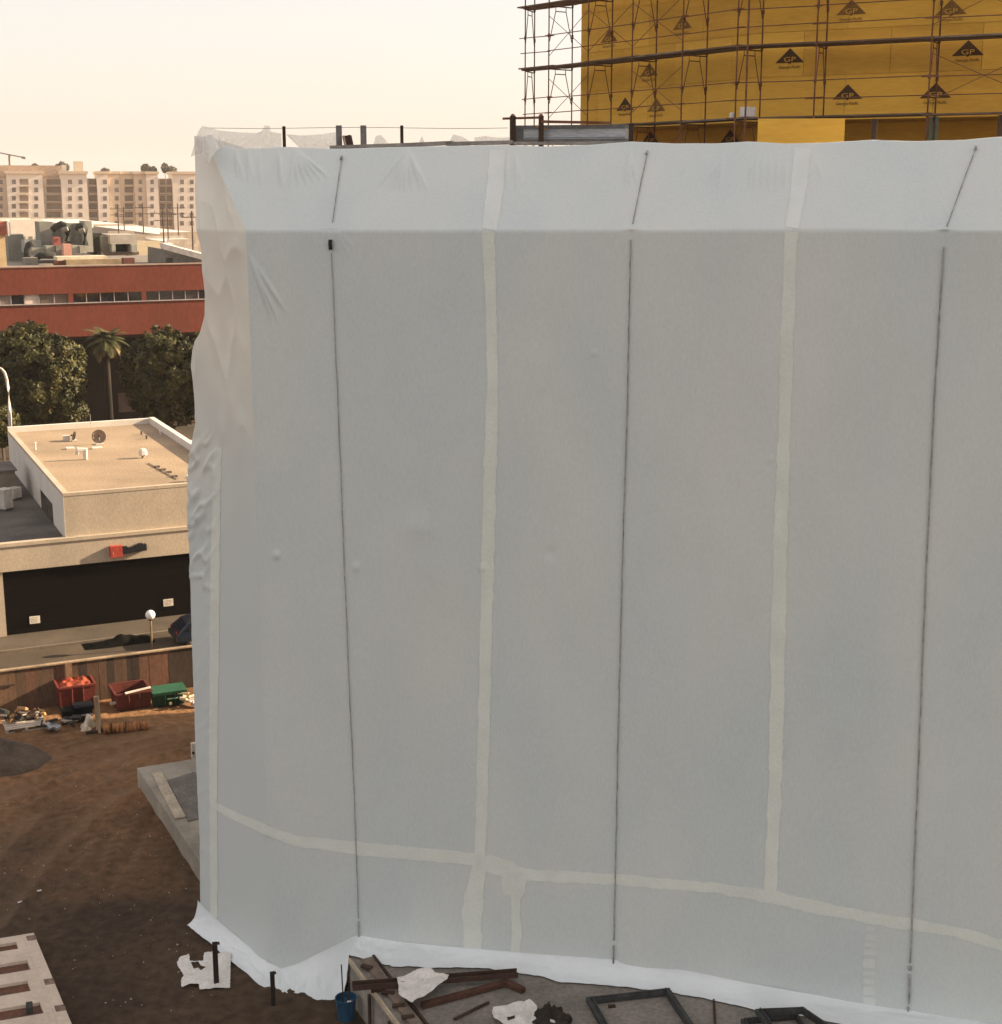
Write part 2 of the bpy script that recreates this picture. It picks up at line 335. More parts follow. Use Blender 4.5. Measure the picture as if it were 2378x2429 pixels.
# upper, leaning-back band
brk = P[len(zr)-1]; topP = np.zeros((ncol, 3))
TL = D(462, 322, 38.3)
fx = np.interp(fa, np.r_[0, 1.2, 33], np.r_[0, 1, 1])
tf = np.array(CP)[None]+np.array(DF)[None]*fa[:, None]-nfv[None]*INSET
tf[:, 2] = np.interp(fa+0.0, top_a, top_z)
tc_ = np.array(TOPC)
w = np.exp(-fa/2.2)[:, None]; tf = tf*(1-w)+(tc_[None]+np.array(DF)[None]*fa[:, None]*0.9)*w
tf[:, 2] = np.interp((tf-np.array(TP0))@np.array(DF), top_a, top_z)
topP[iC:] = tf
topP[len(bq):iC] = tc_[None]*(1-lq[:, None])+np.array(TL)[None]*lq[:, None]
topP[:len(bq)] = np.array(TL)[None]+np.array(BD)[None]*bq[:, None]+np.array((0.25, 0, 0))
sn = norml(np.cross(np.array(DF)[None], topP-brk)); sn[sn[:, 2] < 0] *= -1
sn[:iC] = nn_[:iC]
for k, s in enumerate(sr):
    i = len(zr)+k; P[i] = brk*(1-s)+topP*s; P[i, :, 2] += 0.05*np.sin(np.pi*s)*0; N[i] = sn; S[i] = side*(1-s*0.4)
for k, s in enumerate(rr):
    i = len(zr)+len(sr)+k; P[i] = topP-nn_*0.35*s; P[i, :, 2] = topP[:, 2]+0.05*math.sin(s*2.2)-0.35*s*s; N[i] = sn; S[i] = 0
P0 = P.copy()
d = disp(P0, S)
d[:, :len(bq)] *= 0.3
# soften the corner towards the ground, keep it crisp up by the eaves
for i in range(len(zr)):
    n_it = int(6+260*(1-zr[i])**1.0*0.9); a0, a1 = iC-45, iC+60
    seg = P[i, a0:a1].copy(); ns = N[i, a0:a1].copy()
    for _ in range(n_it//4): seg[1:-1, :2] = (seg[:-2, :2]+2*seg[1:-1, :2]+seg[2:, :2])/4; ns[1:-1] = (ns[:-2]+2*ns[1:-1]+ns[2:])/4
    P[i, a0:a1] = seg; N[i, a0:a1] = ns
P = P+norml(N)*d[..., None]
M_SHEET = mat('white_sheeting', (0.53, 0.593, 0.59), rough=0.5, col2=(0.632, 0.654, 0.617), stretch=(1, 1, .4), scale=0.42, fine=26, fine_amt=0.17, bump=0.002, bscale=5, spec=0.25, patch=.9)
M_WARMLIT = mat('warm_lit_sheeting', (0.72, 0.69, 0.595), rough=0.5, var=0.06, scale=0.5, fine=38, fine_amt=0.16, bump=0.002, bscale=5, spec=0.25)
def warm_fade(m):                           # warm light painted into the side sheet's colour, dying out down the wall
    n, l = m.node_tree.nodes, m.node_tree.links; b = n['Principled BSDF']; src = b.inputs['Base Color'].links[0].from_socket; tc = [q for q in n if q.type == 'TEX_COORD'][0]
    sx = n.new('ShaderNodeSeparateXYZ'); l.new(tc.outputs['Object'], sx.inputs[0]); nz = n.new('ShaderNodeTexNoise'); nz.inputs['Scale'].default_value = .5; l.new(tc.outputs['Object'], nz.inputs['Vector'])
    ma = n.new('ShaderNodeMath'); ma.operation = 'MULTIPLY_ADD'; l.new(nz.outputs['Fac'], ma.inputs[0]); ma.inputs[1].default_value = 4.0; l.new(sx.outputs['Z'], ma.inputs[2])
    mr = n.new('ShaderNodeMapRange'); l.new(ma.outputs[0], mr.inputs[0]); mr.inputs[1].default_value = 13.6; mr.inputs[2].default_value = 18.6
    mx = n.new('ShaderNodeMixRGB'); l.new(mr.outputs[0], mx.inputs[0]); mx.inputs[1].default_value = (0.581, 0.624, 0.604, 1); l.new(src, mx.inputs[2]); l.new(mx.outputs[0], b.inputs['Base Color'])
warm_fade(M_WARMLIT)
grid_obj('side_sheet', P[:, :iC+1], M_WARMLIT, WB); sheet = grid_obj('plastic_sheet', P[:, iC:], M_SHEET, WB)

# flat lookups on the undisturbed faces, for what is stuck on the sheet
SLN = Vector(norml(np.cross(np.array(DF), np.array(-NF*INSET+Z*1.9))[None])[0])
if SLN.z < 0: SLN = -SLN
def surf(px, py, lift=0.0, raw=False):
    p = onp(px, py, CP, NF); n = NF; sd2 = 0.0
    if (p-CP).dot(DF) < 0: p = onp(px, py, CP, NR); n = NR; sd2 = 1.0
    elif p.z > float(zbreak((p-CP).dot(DF))):
        b = CP+Z*ZB0; p = onp(px, py, b+DF*8+Z*0.06, SLN); n = SLN; aa, s_ = (p-CP).dot(DF), min(1, max(0, (p.z-ZB0)/1.9))
        for _ in range(8):                    # refine on the lofted band itself
            def q_(a, t): return [np.interp(a, fa, brk[iC:, k])*(1-t)+np.interp(a, fa, topP[iC:, k])*t for k in range(3)]
            pp = np.array([q_(aa, s_), q_(aa+.05, s_), q_(aa, s_+.02)]); X, Y = proj(pp); J = np.array([[(X[1]-X[0])/.05, (X[2]-X[0])/.02], [(Y[1]-Y[0])/.05, (Y[2]-Y[0])/.02]])
            da = np.linalg.solve(J, [px-X[0], py-Y[0]]); aa += da[0]; s_ += da[1]
        p = Vector(q_(aa, s_))
    if raw: return (*p, *n, sd2, lift)
    dd = float(disp(np.array([[*p]]), np.array([sd2]))[0])
    return p+n*(dd+lift)
def ribbon(path, widths, ragged, horizontal=False):
    pts = []; n = max(12, int(sum(math.hypot(path[i+1][0]-path[i][0], path[i+1][1]-path[i][1]) for i in range(len(path)-1))/6))
    L = [0]
    for i in range(len(path)-1): L.append(L[-1]+math.hypot(path[i+1][0]-path[i][0], path[i+1][1]-path[i][1]))
    rows = []
    for k in range(n+1):
        s = L[-1]*k/n; x = np.interp(s, L, [p[0] for p in path]); y = np.interp(s, L, [p[1] for p in path]); wd = np.interp(s, L, widths)/2*1.12
        i = min(max(0, np.searchsorted(L, s)-1), len(path)-2); tx, ty = path[i+1][0]-path[i][0], path[i+1][1]-path[i][1]; l = math.hypot(tx, ty); tx, ty = tx/l, ty/l
        row = []
        jl, jr = [1+ragged*(1.3*float(vnoise(s/23., q, int(L[-1])))+.35*random.uniform(-1, 1)) for q in (.5, 9.5)]
        for c in (-1, -.75, -.5, -.25, 0, .25, .5, .75, 1):
            o = wd*c*(jl if c < 0 else jr); X, Y = x-ty*o, y+tx*o
            row.append(surf(X, Y, 0.0065, True))
        rows.append(row)
    R = np.array(rows); return R[..., :3]+R[..., 3:6]*(disp(R[..., :3], R[..., 6])+R[..., 7])[..., None]
M_TAPE = mat('cream_tape', (0.685, 0.72, 0.655), rough=0.55, var=0.04, scale=1.5, fine=25, fine_amt=0.2, bump=0.01, bscale=12, spec=0.25)
tapes = [([(1160, 549), (1165, 700), (1170, 900), (1165, 1100), (1158, 1340), (1152, 1600), (1145, 1900), (1140, 2030)], [26, 24, 24, 28, 27, 26, 24, 24], .16),
         ([(1182, 356), (1176, 440), (1162, 545)], [34, 36, 30], .1), ([(1905, 352), (1897, 440), (1880, 543)], [36, 34, 30], .1),
         ([(1878, 549), (1872, 700), (1862, 1000), (1852, 1300), (1845, 1600), (1838, 1900), (1828, 2118)], [28, 28, 26, 30, 30, 28, 26], .16),
         ([(522, 1060), (514, 1400), (509, 1700), (504, 2178)], [16, 19, 18, 16], .12),
         ([(513, 1912), (560, 1935), (640, 1970), (700, 1993), (850, 2014), (1000, 2028), (1150, 2040)], [14, 18, 20, 22, 28, 28, 26], .14),
         ([(1130, 2046), (1180, 2052), (1250, 2074), (1350, 2080), (1457, 2086), (1700, 2107), (1830, 2130), (1950, 2155), (2080, 2180), (2250, 2205), (2378, 2240), (2620, 2300)], [36, 40, 24, 24, 22, 22, 28, 26, 26, 22, 24, 24], .18),
         ([(1142, 2052), (1126, 2110), (1120, 2160), (1124, 2262)], [30, 34, 44, 36], .14),
         ([(1214, 2070), (1221, 2096), (1226, 2120), (1226, 2126), (1224, 2160), (1229, 2200), (1224, 2256)], [38, 52, 46, 20, 18, 22, 18], .2),
        ]+[([(2067-k*.6, y), (2066-k*.6, y+h)], [w, w+3], .3) for k, (y, h, w) in enumerate([(2196, 12, 20), (2216, 14, 24), (2236, 9, 22), (2252, 13, 25), (2274, 22, 24), (2304, 10, 22), (2322, 12, 26), (2340, 20, 24), (2366, 18, 26)])]
M_TAPE2 = mat('worn_tape', (0.65, 0.68, 0.645), rough=0.55, var=0.04, scale=1.5, fine=25, fine_amt=0.2)
for path, wd, rg in tapes: grid_obj('tape_strip', ribbon(path, wd, rg*1.3), M_TAPE2 if path[0][1] < 500 or (path[0][0] > 2000) else M_TAPE, WB)
M_CORD = mat('grey_cord', (0.33, 0.325, 0.31), rough=0.9, var=0.3, scale=4)
M_DARK = mat('black_strap', (0.012, 0.010, 0.010), rough=0.8, var=0.2)
def cord(path, r, m=M_CORD, nm='cord'):
    pts = []
    for i in range(len(path)-1):
        k = max(2, int(math.hypot(path[i+1][0]-path[i][0], path[i+1][1]-path[i][1])/30))
        for j in range(k): t = j/k; pts.append(surf(path[i][0]*(1-t)+path[i+1][0]*t+random.uniform(-.6, .6), path[i][1]*(1-t)+path[i+1][1]*t, r*1.2+0.012))
    pts.append(surf(*path[-1], r*1.2+0.012)); return MB().tube(pts, r, 5).build(nm, m, WB, smooth=True)
cord([(786, 600)]+cords_px[0][2:-1], .011); cord([(850, 2186), (852, 2230)], .022); cord([(785, 568), (786, 592)], .045, M_DARK, 'strap')
cord([(1497, 568)]+cords_px[1][1:-1], .014); cord([(1457, 2242), (1456, 2284)], .022)
cord([(2240, 586)]+cords_px[2][1:-1], .017); cord([(2160, 2292), (2159, 2300)], .04); cord([(2159, 2312), (2157, 2382)], .024); cord([(2156, 2390), (2155, 2410)], .024)
for c in cords_up: cord(c, .012); cord([c[0], (c[0][0]-2, c[0][1]+8)], .03)

# skirt of the sheet lying out on the ground and over the slab
sk = [((466, 2150), (444, 2197, .05)), ((500, 2185), (470, 2216, .05)), ((545, 2222), (515, 2252, .05)), ((585, 2252), (562, 2292, .05)), ((640, 2294), (618, 2340, .05)), ((668, 2310), (655, 2358, .05)), ((705, 2300), (700, 2369, .05)),
      ((760, 2273), (748, 2372, .05)), ((800, 2254), (792, 2374, .06)), ((824, 2242), (812, 2374, .1)), ((838, 2236), (822, 2330, .5)), ((850, 2233), (828, 2266, SLAB_Z+.03)), ((880, 2237), (880, 2284, SLAB_Z+.02)), ((940, 2246), (930, 2292, SLAB_Z+.02)), ((1040, 2256), (1040, 2297, SLAB_Z+.02)),
      ((1150, 2264), (1150, 2300, SLAB_Z+.02)), ((1250, 2272), (1250, 2311, SLAB_Z+.02)), ((1330, 2278), (1330, 2330, SLAB_Z+.02)), ((1450, 2288), (1490, 2345, SLAB_Z+.02)), ((1640, 2316), (1640, 2363, SLAB_Z+.02)), ((1780, 2346), (1800, 2398, SLAB_Z+.02)),
      ((1930, 2372), (1930, 2416, SLAB_Z+.02)), ((2160, 2412), (2170, 2470, SLAB_Z+.02)), ((2400, 2450), (2400, 2520, SLAB_Z+.02)), ((2800, 2510), (2800, 2600, SLAB_Z+.02))]
A = np.array([[*surf(a[0], a[1]-13, 0.006)] for a, b in sk]); B = np.array([[*G(*b)] for a, b in sk])
tt = np.linspace(0, len(sk)-1, 420); A = np.stack([np.interp(tt, np.arange(len(sk)), A[:, k]) for k in range(3)], -1); B = np.stack([np.interp(tt, np.arange(len(sk)), B[:, k]) for k in range(3)], -1)
B[:, :2] += (0.10*fbm(tt*3.1, tt*0, 21, 3))[:, None]*np.array([[0.2, -1]]); ss = np.linspace(0, 1, 22)
K = np.zeros((22, 420, 3))
for k, s in enumerate(ss):
    K[k] = A+(B-A)*s**1.45; K[k, :, 2] = B[:, 2]+(A[:, 2]-B[:, 2])*(1-s)**1.9
    K[k, :, 2] += (0.07*fbm(tt*3.0+s, s*4+tt*0.2, 23, 3)+0.05*np.abs(vnoise(tt*5, s*1.5+tt*0, 25)))*math.sin(math.pi*min(1, s*1.0))+0.02*s
grid_obj('plastic_skirt', K, mat('skylit_sheeting', (0.70, 0.74, 0.745), rough=0.45, var=0.04, scale=1.2, fine=26, fine_amt=0.15, spec=0.3), WB)  # same plastic as the wall; sky light on the upturned skirt painted in whiter

# what stands behind the sheet: walls and roof
Lq = float(np.interp(10, sil_z, sil_q)); Lp = CP+DR*(Lq-0.5)
core = [CP-NF*0.5+DF*0.1, CP+DF*32.5-NF*0.5, CP+DF*32.5-NF*26, Lp+BD*17+Vector((3, 1, 0)), Lp+BD*17+Vector((.6, 0, 0)), Lp-NR*0.4+BD*1.0]
M_CORE = mat('inner_wall', (0.32, 0.30, 0.27), var=0.2)
MB().prism([(p.x, p.y) for p in core], 0.0, 18.95).build('inner_wall', M_CORE, WB)
roofp = [CP-NF*2.2+DF*0.8, CP+DF*32.3-NF*2.2, CP+DF*32.5-NF*26, Lp+BD*17+Vector((3, 1, 0)), Lp+BD*17+Vector((.8, 0, 0)), Lp-NR*2.0+BD*2]
MB().prism([(p.x, p.y) for p in roofp], 18.96, 20.55).build('roof_deck', M_CORE, WB)
# ------------------------------------------------------------------ things along the wrapped building's roof edge
M_RUST = mat('rusty_steel', (0.14, 0.055, 0.028), rough=0.8, col2=(0.24, 0.105, 0.055), scale=3, fine=20, metal=0.2)
M_BROWNST = mat('brown_post', (0.045, 0.024, 0.016), rough=0.8, var=0.3)
M_GREYST = mat('grey_post', (0.20, 0.19, 0.18), rough=0.75, var=0.2)
M_GREYBD = mat('grey_board', (0.24, 0.215, 0.19), rough=0.85, var=0.25, scale=2, stretch=(.4, 1, 1))
M_FILM = mat('clear_film', (0.86, 0.84, 0.79), rough=0.35, var=0.05, transl=0.6, spec=0.4)
_n, _l = M_FILM.node_tree.nodes, M_FILM.node_tree.links; _o = _n['Material Output']; _s = _o.inputs[0].links[0].from_socket; _t = _n.new('ShaderNodeBsdfTransparent'); _m = _n.new('ShaderNodeMixShader'); _m.inputs[0].default_value = .42
_l.new(_s, _m.inputs[1]); _l.new(_t.outputs[0], _m.inputs[2]); _l.new(_m.outputs[0], _o.inputs[0])
def top_at(px, back=0.0):            # point on the roof edge below a photo column
    p = onp(px, 345, TP0-NF*back, NF); a = (p-TP0).dot(DF); return Vector((p.x, p.y, float(np.interp(a, top_a, top_z))))
edge_grp = 'guard posts along the wrapped roof edge'
for x, yt, wd, m, lab, bk in [(675, 299, .075, M_BROWNST, 'thin dark brown post on wrapped roof, leftmost of the posts', .5), (805, 297, .13, M_GREYST, 'stout grey post on wrapped roof beside the leaning dark crate', .5),
                              (863, 297, .13, M_GREYST, 'stout grey post on wrapped roof standing right of the leaning dark crate', .5), (954, 297, .07, M_BROWNST, 'thin dark brown post on wrapped roof above the ray-shaped wrinkles', .5),
                              (1497, 293, .09, M_BROWNST, 'dark post on wrapped roof just right of the long grey steel box', .6), (2073, 281, .09, M_BROWNST, 'dark post at roof edge right of the low bright yellow panel', .6), (2372, 272, .1, M_BROWNST, 'dark post at roof edge by the right border of the photo', .6)]:
    b = top_at(x, bk); b.z = 20.5; t = onp(x, yt, TP0-NF*bk, NF)
    tp = thing('guard_post', lab, 'post', b, edge_grp)
    MB().box((b.x, b.y, (b.z+t.z)/2), (wd, wd, t.z-b.z), 0.25).build('shaft', m, tp, bevel=.008)
    MB().box((b.x, b.y, b.z+.02), (wd*2.2, wd*2.2, .04), 0.25).build('base_plate', m, tp)
tp = thing('guard_post', 'pair of thin greenish steel posts standing close together at the roof edge', 'post', top_at(2212, .6)*1.0)
for x in (2206, 2220):
    b = top_at(x, .6); b.z = 20.5; t = onp(x, 276, TP0-NF*.6, NF); MB().box((b.x, b.y, (b.z+t.z)/2), (.06, .06, t.z-b.z), .25).build('shaft', mat('green_steel', (.05, .06, .045)), tp)
# wire between posts
pts = [onp(x, 303+1.2*math.sin((x-490)/240.0*math.pi), TP0-NF*.5, NF) for x in range(486, 1220, 24)]
tag(MB().tube(pts, .006, 4).build('guard_wire', M_GREYST), 'thin guard wire strung between the roof posts', 'wire')
# boards lying along the edge
eb_l = ['weathered grey board lying on the wrap edge left of the thin dark post', 'weathered grey board on the wrap edge in the middle of the row of boards', 'weathered grey board on the wrap edge just left of the long grey steel box', 'dark grey board under the long steel box at the roof edge']
for (xa, ya, xb, yb, h), lab in zip([(786, 349, 958, 343, .075), (936, 345, 1075, 338.5, .09), (1060, 341, 1216, 337, .085), (1222, 340, 1502, 339, .07)], eb_l):
    a = onp(xa, ya, TP0-NF*.28, NF); b = onp(xb, yb, TP0-NF*.28, NF)
    tag(MB().bar(a, b, .22, h).build('edge_board', M_GREYBD, bevel=.006), lab, 'board', 'boards along the wrapped roof edge')
tag(MB().bar(onp(1112, 337, TP0-NF*.4, NF), onp(1134, 336.5, TP0-NF*.4, NF), .2, .03).build('board_offcut', M_BROWNST), 'small dark offcut lying on the grey boards at the roof edge', 'board')
# leaning crate
b = onp(818, 346, TP0-NF*.45, NF); lc = thing('leaning_crate', 'dark crate leaning against a stout grey roof post', 'crate', b)
R = Matrix.Rotation(-.2, 3, 'Y'); ctr = onp(829, 334, TP0-NF*.5, NF)
MB().box(ctr, (.13, .4, .26), M=R).build('crate_body', M_BROWNST, lc, bevel=.01); MB().box(ctr+Vector((-.09, -.1, .0)), (.03, .22, .25), M=R).build('pale_edge', mat('pale_wood', (.45, .38, .3)), lc)
MB().box(ctr+Vector((-.12, -.05, .0)), (.025, .2, .23), M=R).build('red_edge', mat('red_wood', (.3, .08, .05)), lc)
MB().bar(onp(822, 350, TP0-NF*.3, NF), onp(845, 349, TP0-NF*.3, NF), .15, .05).build('foot_board', M_BROWNST, lc)
# long steel box and the pipe rail above it
bx0 = onp(1225, 336, TP0-NF*1.0, NF); bx1 = onp(1484, 334, TP0-NF*1.0, NF); bt = onp(1225, 298, TP0-NF*1.0, NF)
sb = thing('steel_box_beam', 'long galvanised grey steel box lying on the wrapped roof edge', 'beam', bx0)
L_ = (bx1-bx0); hgt = bt.z-bx0.z
M_GALV = mat('galvanised', (0.42, 0.44, 0.45), rough=0.45, var=0.12, scale=2.5, stretch=(.3, 1, 2), metal=0.3)
M_GALVD = mat('galvanised_dark', (0.16, 0.155, 0.15), rough=0.6, var=0.2)
MB().obox(bx0+Z*.06, L_, -NF*.55, Z*(hgt-.14)).build('box_side', M_GALV, sb)
MB().obox(bx0+NF*.03+Z*(hgt-.079), L_*1.0, -NF*.62, Z*.085).build('top_flange', M_GALVD, sb); MB().obox(bx0+NF*.03-Z*.02, L_, -NF*.62, Z*.078).build('bottom_flange', M_GALVD, sb)
MB().obox(bx0-DF*.02+NF*.02+Z*.061, DF*.20, -NF*.3, Z*(hgt-.142)).build('end_plate', M_GALVD, sb)
MB().obox(bx0+NF*.012+Z*.22*hgt+DF*.2, L_*.92, -NF*.1, Z*.012).build('seam', M_GALVD, sb)
MB().bar(bx0+DF*.5+NF*.06+Z*(hgt-.02), bx0+DF*.75+NF*.06+Z*(hgt-.09), .02, .025).build('orange_clip', mat('orange_paint', (.55, .25, .05)), sb)
pr = thing('pipe_rail', 'rusty pipe rail on dark posts above the left end of the steel box', 'rail', top_at(1217, .8))
a0, a1 = onp(1193, 281, TP0-NF*.8, NF), onp(1288, 278, TP0-NF*.8, NF)
MB().tube([a0, a1], .03, 6).build('rail', M_RUST, pr)
for x, wd in ((1217, .12), (1284, .1)):
    b = top_at(x, .8); b.z = 20.5; t = onp(x, 275, TP0-NF*.8, NF); MB().box((b.x, b.y, (b.z+t.z)/2), (wd, wd, t.z-b.z), .25).build('post', M_BROWNST, pr)
    MB().sphere(t, .055, 8, 6).build('clamp', M_RUST, pr)
MB().bar(onp(1286, 288, TP0-NF*.8, NF), onp(1448, 291, TP0-NF*.8, NF), .1, .06).build('lower_rail', M_RUST, pr)
# loose film behind and over the roof edge
def film(name, label, topl, botl, Y, seed, amp=.06, m=M_FILM):
    n = 60; t = np.linspace(0, 1, n); K = np.zeros((14, n, 3))
    tp_ = np.array([[np.interp(q, np.linspace(0, 1, len(topl)), [p[0] for p in topl]), np.interp(q, np.linspace(0, 1, len(topl)), [p[1] for p in topl])] for q in t])
    bp_ = np.array([[np.interp(q, np.linspace(0, 1, len(botl)), [p[0] for p in botl]), np.interp(q, np.linspace(0, 1, len(botl)), [p[1] for p in botl])] for q in t])
    for k in range(14):
        s = k/13; q = tp_*(1-s)+bp_*s
        for j in range(n):
            p = D(q[j, 0], q[j, 1], Y-.5*s+amp*3*float(fbm(t[j]*9+seed, s*2.5, seed, 3))); K[k, j] = p
    return tag(grid_obj(name, K, m, base=tuple(K[-1, n//2])), label, 'plastic')
film('loose_film', 'crumpled translucent film bunched over the far left roof corner', [(470, 312), (480, 298), (512, 306), (520, 309)], [(452, 372), (478, 362), (505, 352), (525, 350)], 37.2, 1)
film('loose_film', 'translucent film hung between roof corner and leftmost dark post', [(520, 309), (560, 313), (600, 315), (622, 312), (628, 297), (640, 298), (643, 312), (668, 316)], [(520, 352), (560, 354), (620, 352), (668, 350)], 37.6, 2)
film('loose_film', 'sagging translucent film between the leftmost dark post and stout grey post', [(680, 318), (720, 321), (760, 318), (803, 312)], [(682, 322), (712, 352), (770, 352), (800, 350)], 37.4, 3, .1)
film('loose_film', 'white film scrap showing behind the boards right of the stout grey posts', [(886, 342), (892, 322), (905, 320), (922, 340)], [(884, 352), (925, 350)], 37.8, 4)
film('loose_film', 'small white film tuft behind the boards just right of the thin dark post', [(994, 338), (1001, 322), (1008, 336)], [(994, 348), (1010, 348)], 37.8, 5)
film('loose_film', 'ragged white film flap behind the boards left of the steel box', [(1066, 336), (1076, 318), (1098, 324), (1116, 335)], [(1066, 346), (1116, 346)], 37.8, 6)
film('loose_film', 'low white film roll behind the boards beside the steel box', [(1126, 326), (1150, 322), (1180, 326), (1212, 325)], [(1126, 346), (1214, 344)], 37.8, 7)
MB_ = film('loose_film', 'bright white film peak standing at the wrapped corner under the bunched film', [(480, 330), (486, 322), (505, 318), (518, 344)], [(482, 372), (492, 392), (510, 360), (522, 352)], 36.6, 8, .03, mat('white_film', (.84, .81, .75), var=.04, transl=.35))

# ------------------------------------------------------------------ yellow building with its scaffold
YC = D(1806, 200, 44.0); YC = Vector((YC.x, YC.y, 0)); YR, YL = az(117.4), az(-36)
NYR, NYL = az(-152.6), az(-126)
YBLD = thing('yellow_building', 'tall building clad in yellow gypsum sheathing boards behind scaffolding', 'building', YC)
M_YEL = mat('yellow_board', (0.74, 0.40, 0.055), rough=0.85, var=0.10, scale=0.9, fine=9, stretch=(.35, .35, 2.2), fine_amt=0.25)
M_YEL2 = mat('yellow_board_pale', (0.78, 0.43, 0.062), rough=0.85, var=0.08, scale=0.9, fine=9, stretch=(.35, .35, 2.2), fine_amt=0.25)
M_YEL3 = mat('yellow_board_dull', (0.68, 0.36, 0.05), rough=0.85, var=0.12, scale=0.9, fine=9, stretch=(.35, .35, 2.2), fine_amt=0.25)
yl_len = (onp(1378, 200, YC, NYL)-YC).dot(YL)
ZS = 21.9
yb = []
def ywall(o, dirv, nrm, length, z0, rows, off, name='sheathing_board'):
    for r in range(rows):
        s = -(r % 2)*1.22
        while s < length-0.05:
            a, b_ = max(0, s), min(length, s+2.44)
            if b_-a > .1: MB().obox(o+dirv*(a+.006)+Z*(z0+r*1.22+.005)-nrm*off, dirv*(b_-a-.012), -nrm*(.02+random.uniform(0, .006)), Z*1.21).build(name, random.choice([M_YEL, M_YEL, M_YEL2, M_YEL3]), YBLD)
            s += 2.44
ywall(YC, YL, NYL, yl_len, ZS, 6, 0.0); ywall(YC, YR, NYR, 15, ZS, 6, 0.0)
YE = YC+YL*yl_len
inner = [YC+NYL*(-.05)+NYR*(-.04), YE-NYL*.05-YL*.02, YE-NYL*.05-YL*.02+az(12)*9, YC+YR*14.9+az(12)*14, YC+YR*14.9-NYR*.05]
MB().prism([(p.x, p.y) for p in reversed(inner)], ZS, 29.0).build('wall_core', M_YEL3, YBLD)
rec = 1.8
inn2 = [YC-NYL*rec-NYR*.2, YE-NYL*rec, YE-NYL*rec+az(12)*8, YC+YR*14.9+az(12)*13, YC+YR*14.9-NYR*rec, YC-NYR*rec-NYL*.2]
MB().prism([(p.x, p.y) for p in reversed(inn2)], 0, ZS-.01).build('lower_wall', M_YEL3, YBLD)
# printed marks on the boards
def textmesh(body, size):
    c = bpy.data.curves.new('t', 'FONT'); c.body = body; c.size = size; c.align_x = 'CENTER'; c.extrude = 0.001; o = bpy.data.objects.new('t', c); COL.objects.link(o)
    dg = bpy.context.evaluated_depsgraph_get(); me = bpy.data.meshes.new_from_object(o.evaluated_get(dg)); vs = [tuple(v.co) for v in me.vertices]; fs = [tuple(p.vertices) for p in me.polygons]
    bpy.data.objects.remove(o); bpy.data.curves.remove(c); bpy.data.meshes.remove(me); return vs, fs
tG = textmesh('GP', .19); tC = textmesh('Georgia-Pacific', .115)
M_INK = mat('brown_ink', (0.075, 0.035, 0.014), var=.25, scale=4); M_INK2 = mat('faded_ink', (0.22, 0.11, 0.025), var=.25, scale=4)
def logo_mesh(ink):
    m = MB(); m.cur = 0; w_, h_ = .42, .40
    m.add([(-w_, 0, -.004), (w_, 0, -.004), (0, h_, -.004), (-w_, 0, .001), (w_, 0, .001), (0, h_, .001)], [(3, 4, 5), (0, 3, 5, 2), (1, 2, 5, 4), (0, 1, 4, 3)])
    m.add([(-.05, 0, .001), (.05, 0, .001), (0, -.04, .001)], [(2, 1, 0)])
    m.add([(x*.92, y-.155, z+.002) for x, y, z in tC[0]], tC[1])
    m.cur = 1; m.add([(x*1.5, y*.95+.035, z+.004) for x, y, z in tG[0]], tG[1])
    return m
def logo(px, py, o, dirv, nrm, ink):
    p = onp(px, py, o, nrm)+nrm*.012; ob = logo_mesh(ink).build('printed_mark', [ink, M_YEL], None, base=(0, 0, 0)); ob.parent = YBLD
    xa = dirv if nrm.cross(dirv).z < 0 else -dirv; xa = -xa if (Vector((1, 0, 0)).dot(xa) < 0) else xa
    Mx = Matrix((xa, Z, xa.cross(Z))).transposed().to_4x4(); Mx.translation = p-wloc(YBLD)-Z*.2; ob.matrix_local = Mx
for px, py, k in [(1875, 131, 0), (2012, 217, 0), (2221, 214, 0), (2298, 113, 0), (2021, 16, 1), (2258, 16, 1)]: logo(px, py, YC, YR, NYR, M_INK2 if k else M_INK)
for px, py, k in [(1484, 246, 0), (1558, 248, 1), (1620, 52, 1), (1446, 84, 1), (1541, 164, 1)]: logo(px, py, YC, YL, NYL, M_INK2 if k else M_INK)
for px, py in [(1543, 325), (1733, 322)]: logo(px, py, YC-NYL*rec, YL, NYL, M_INK)

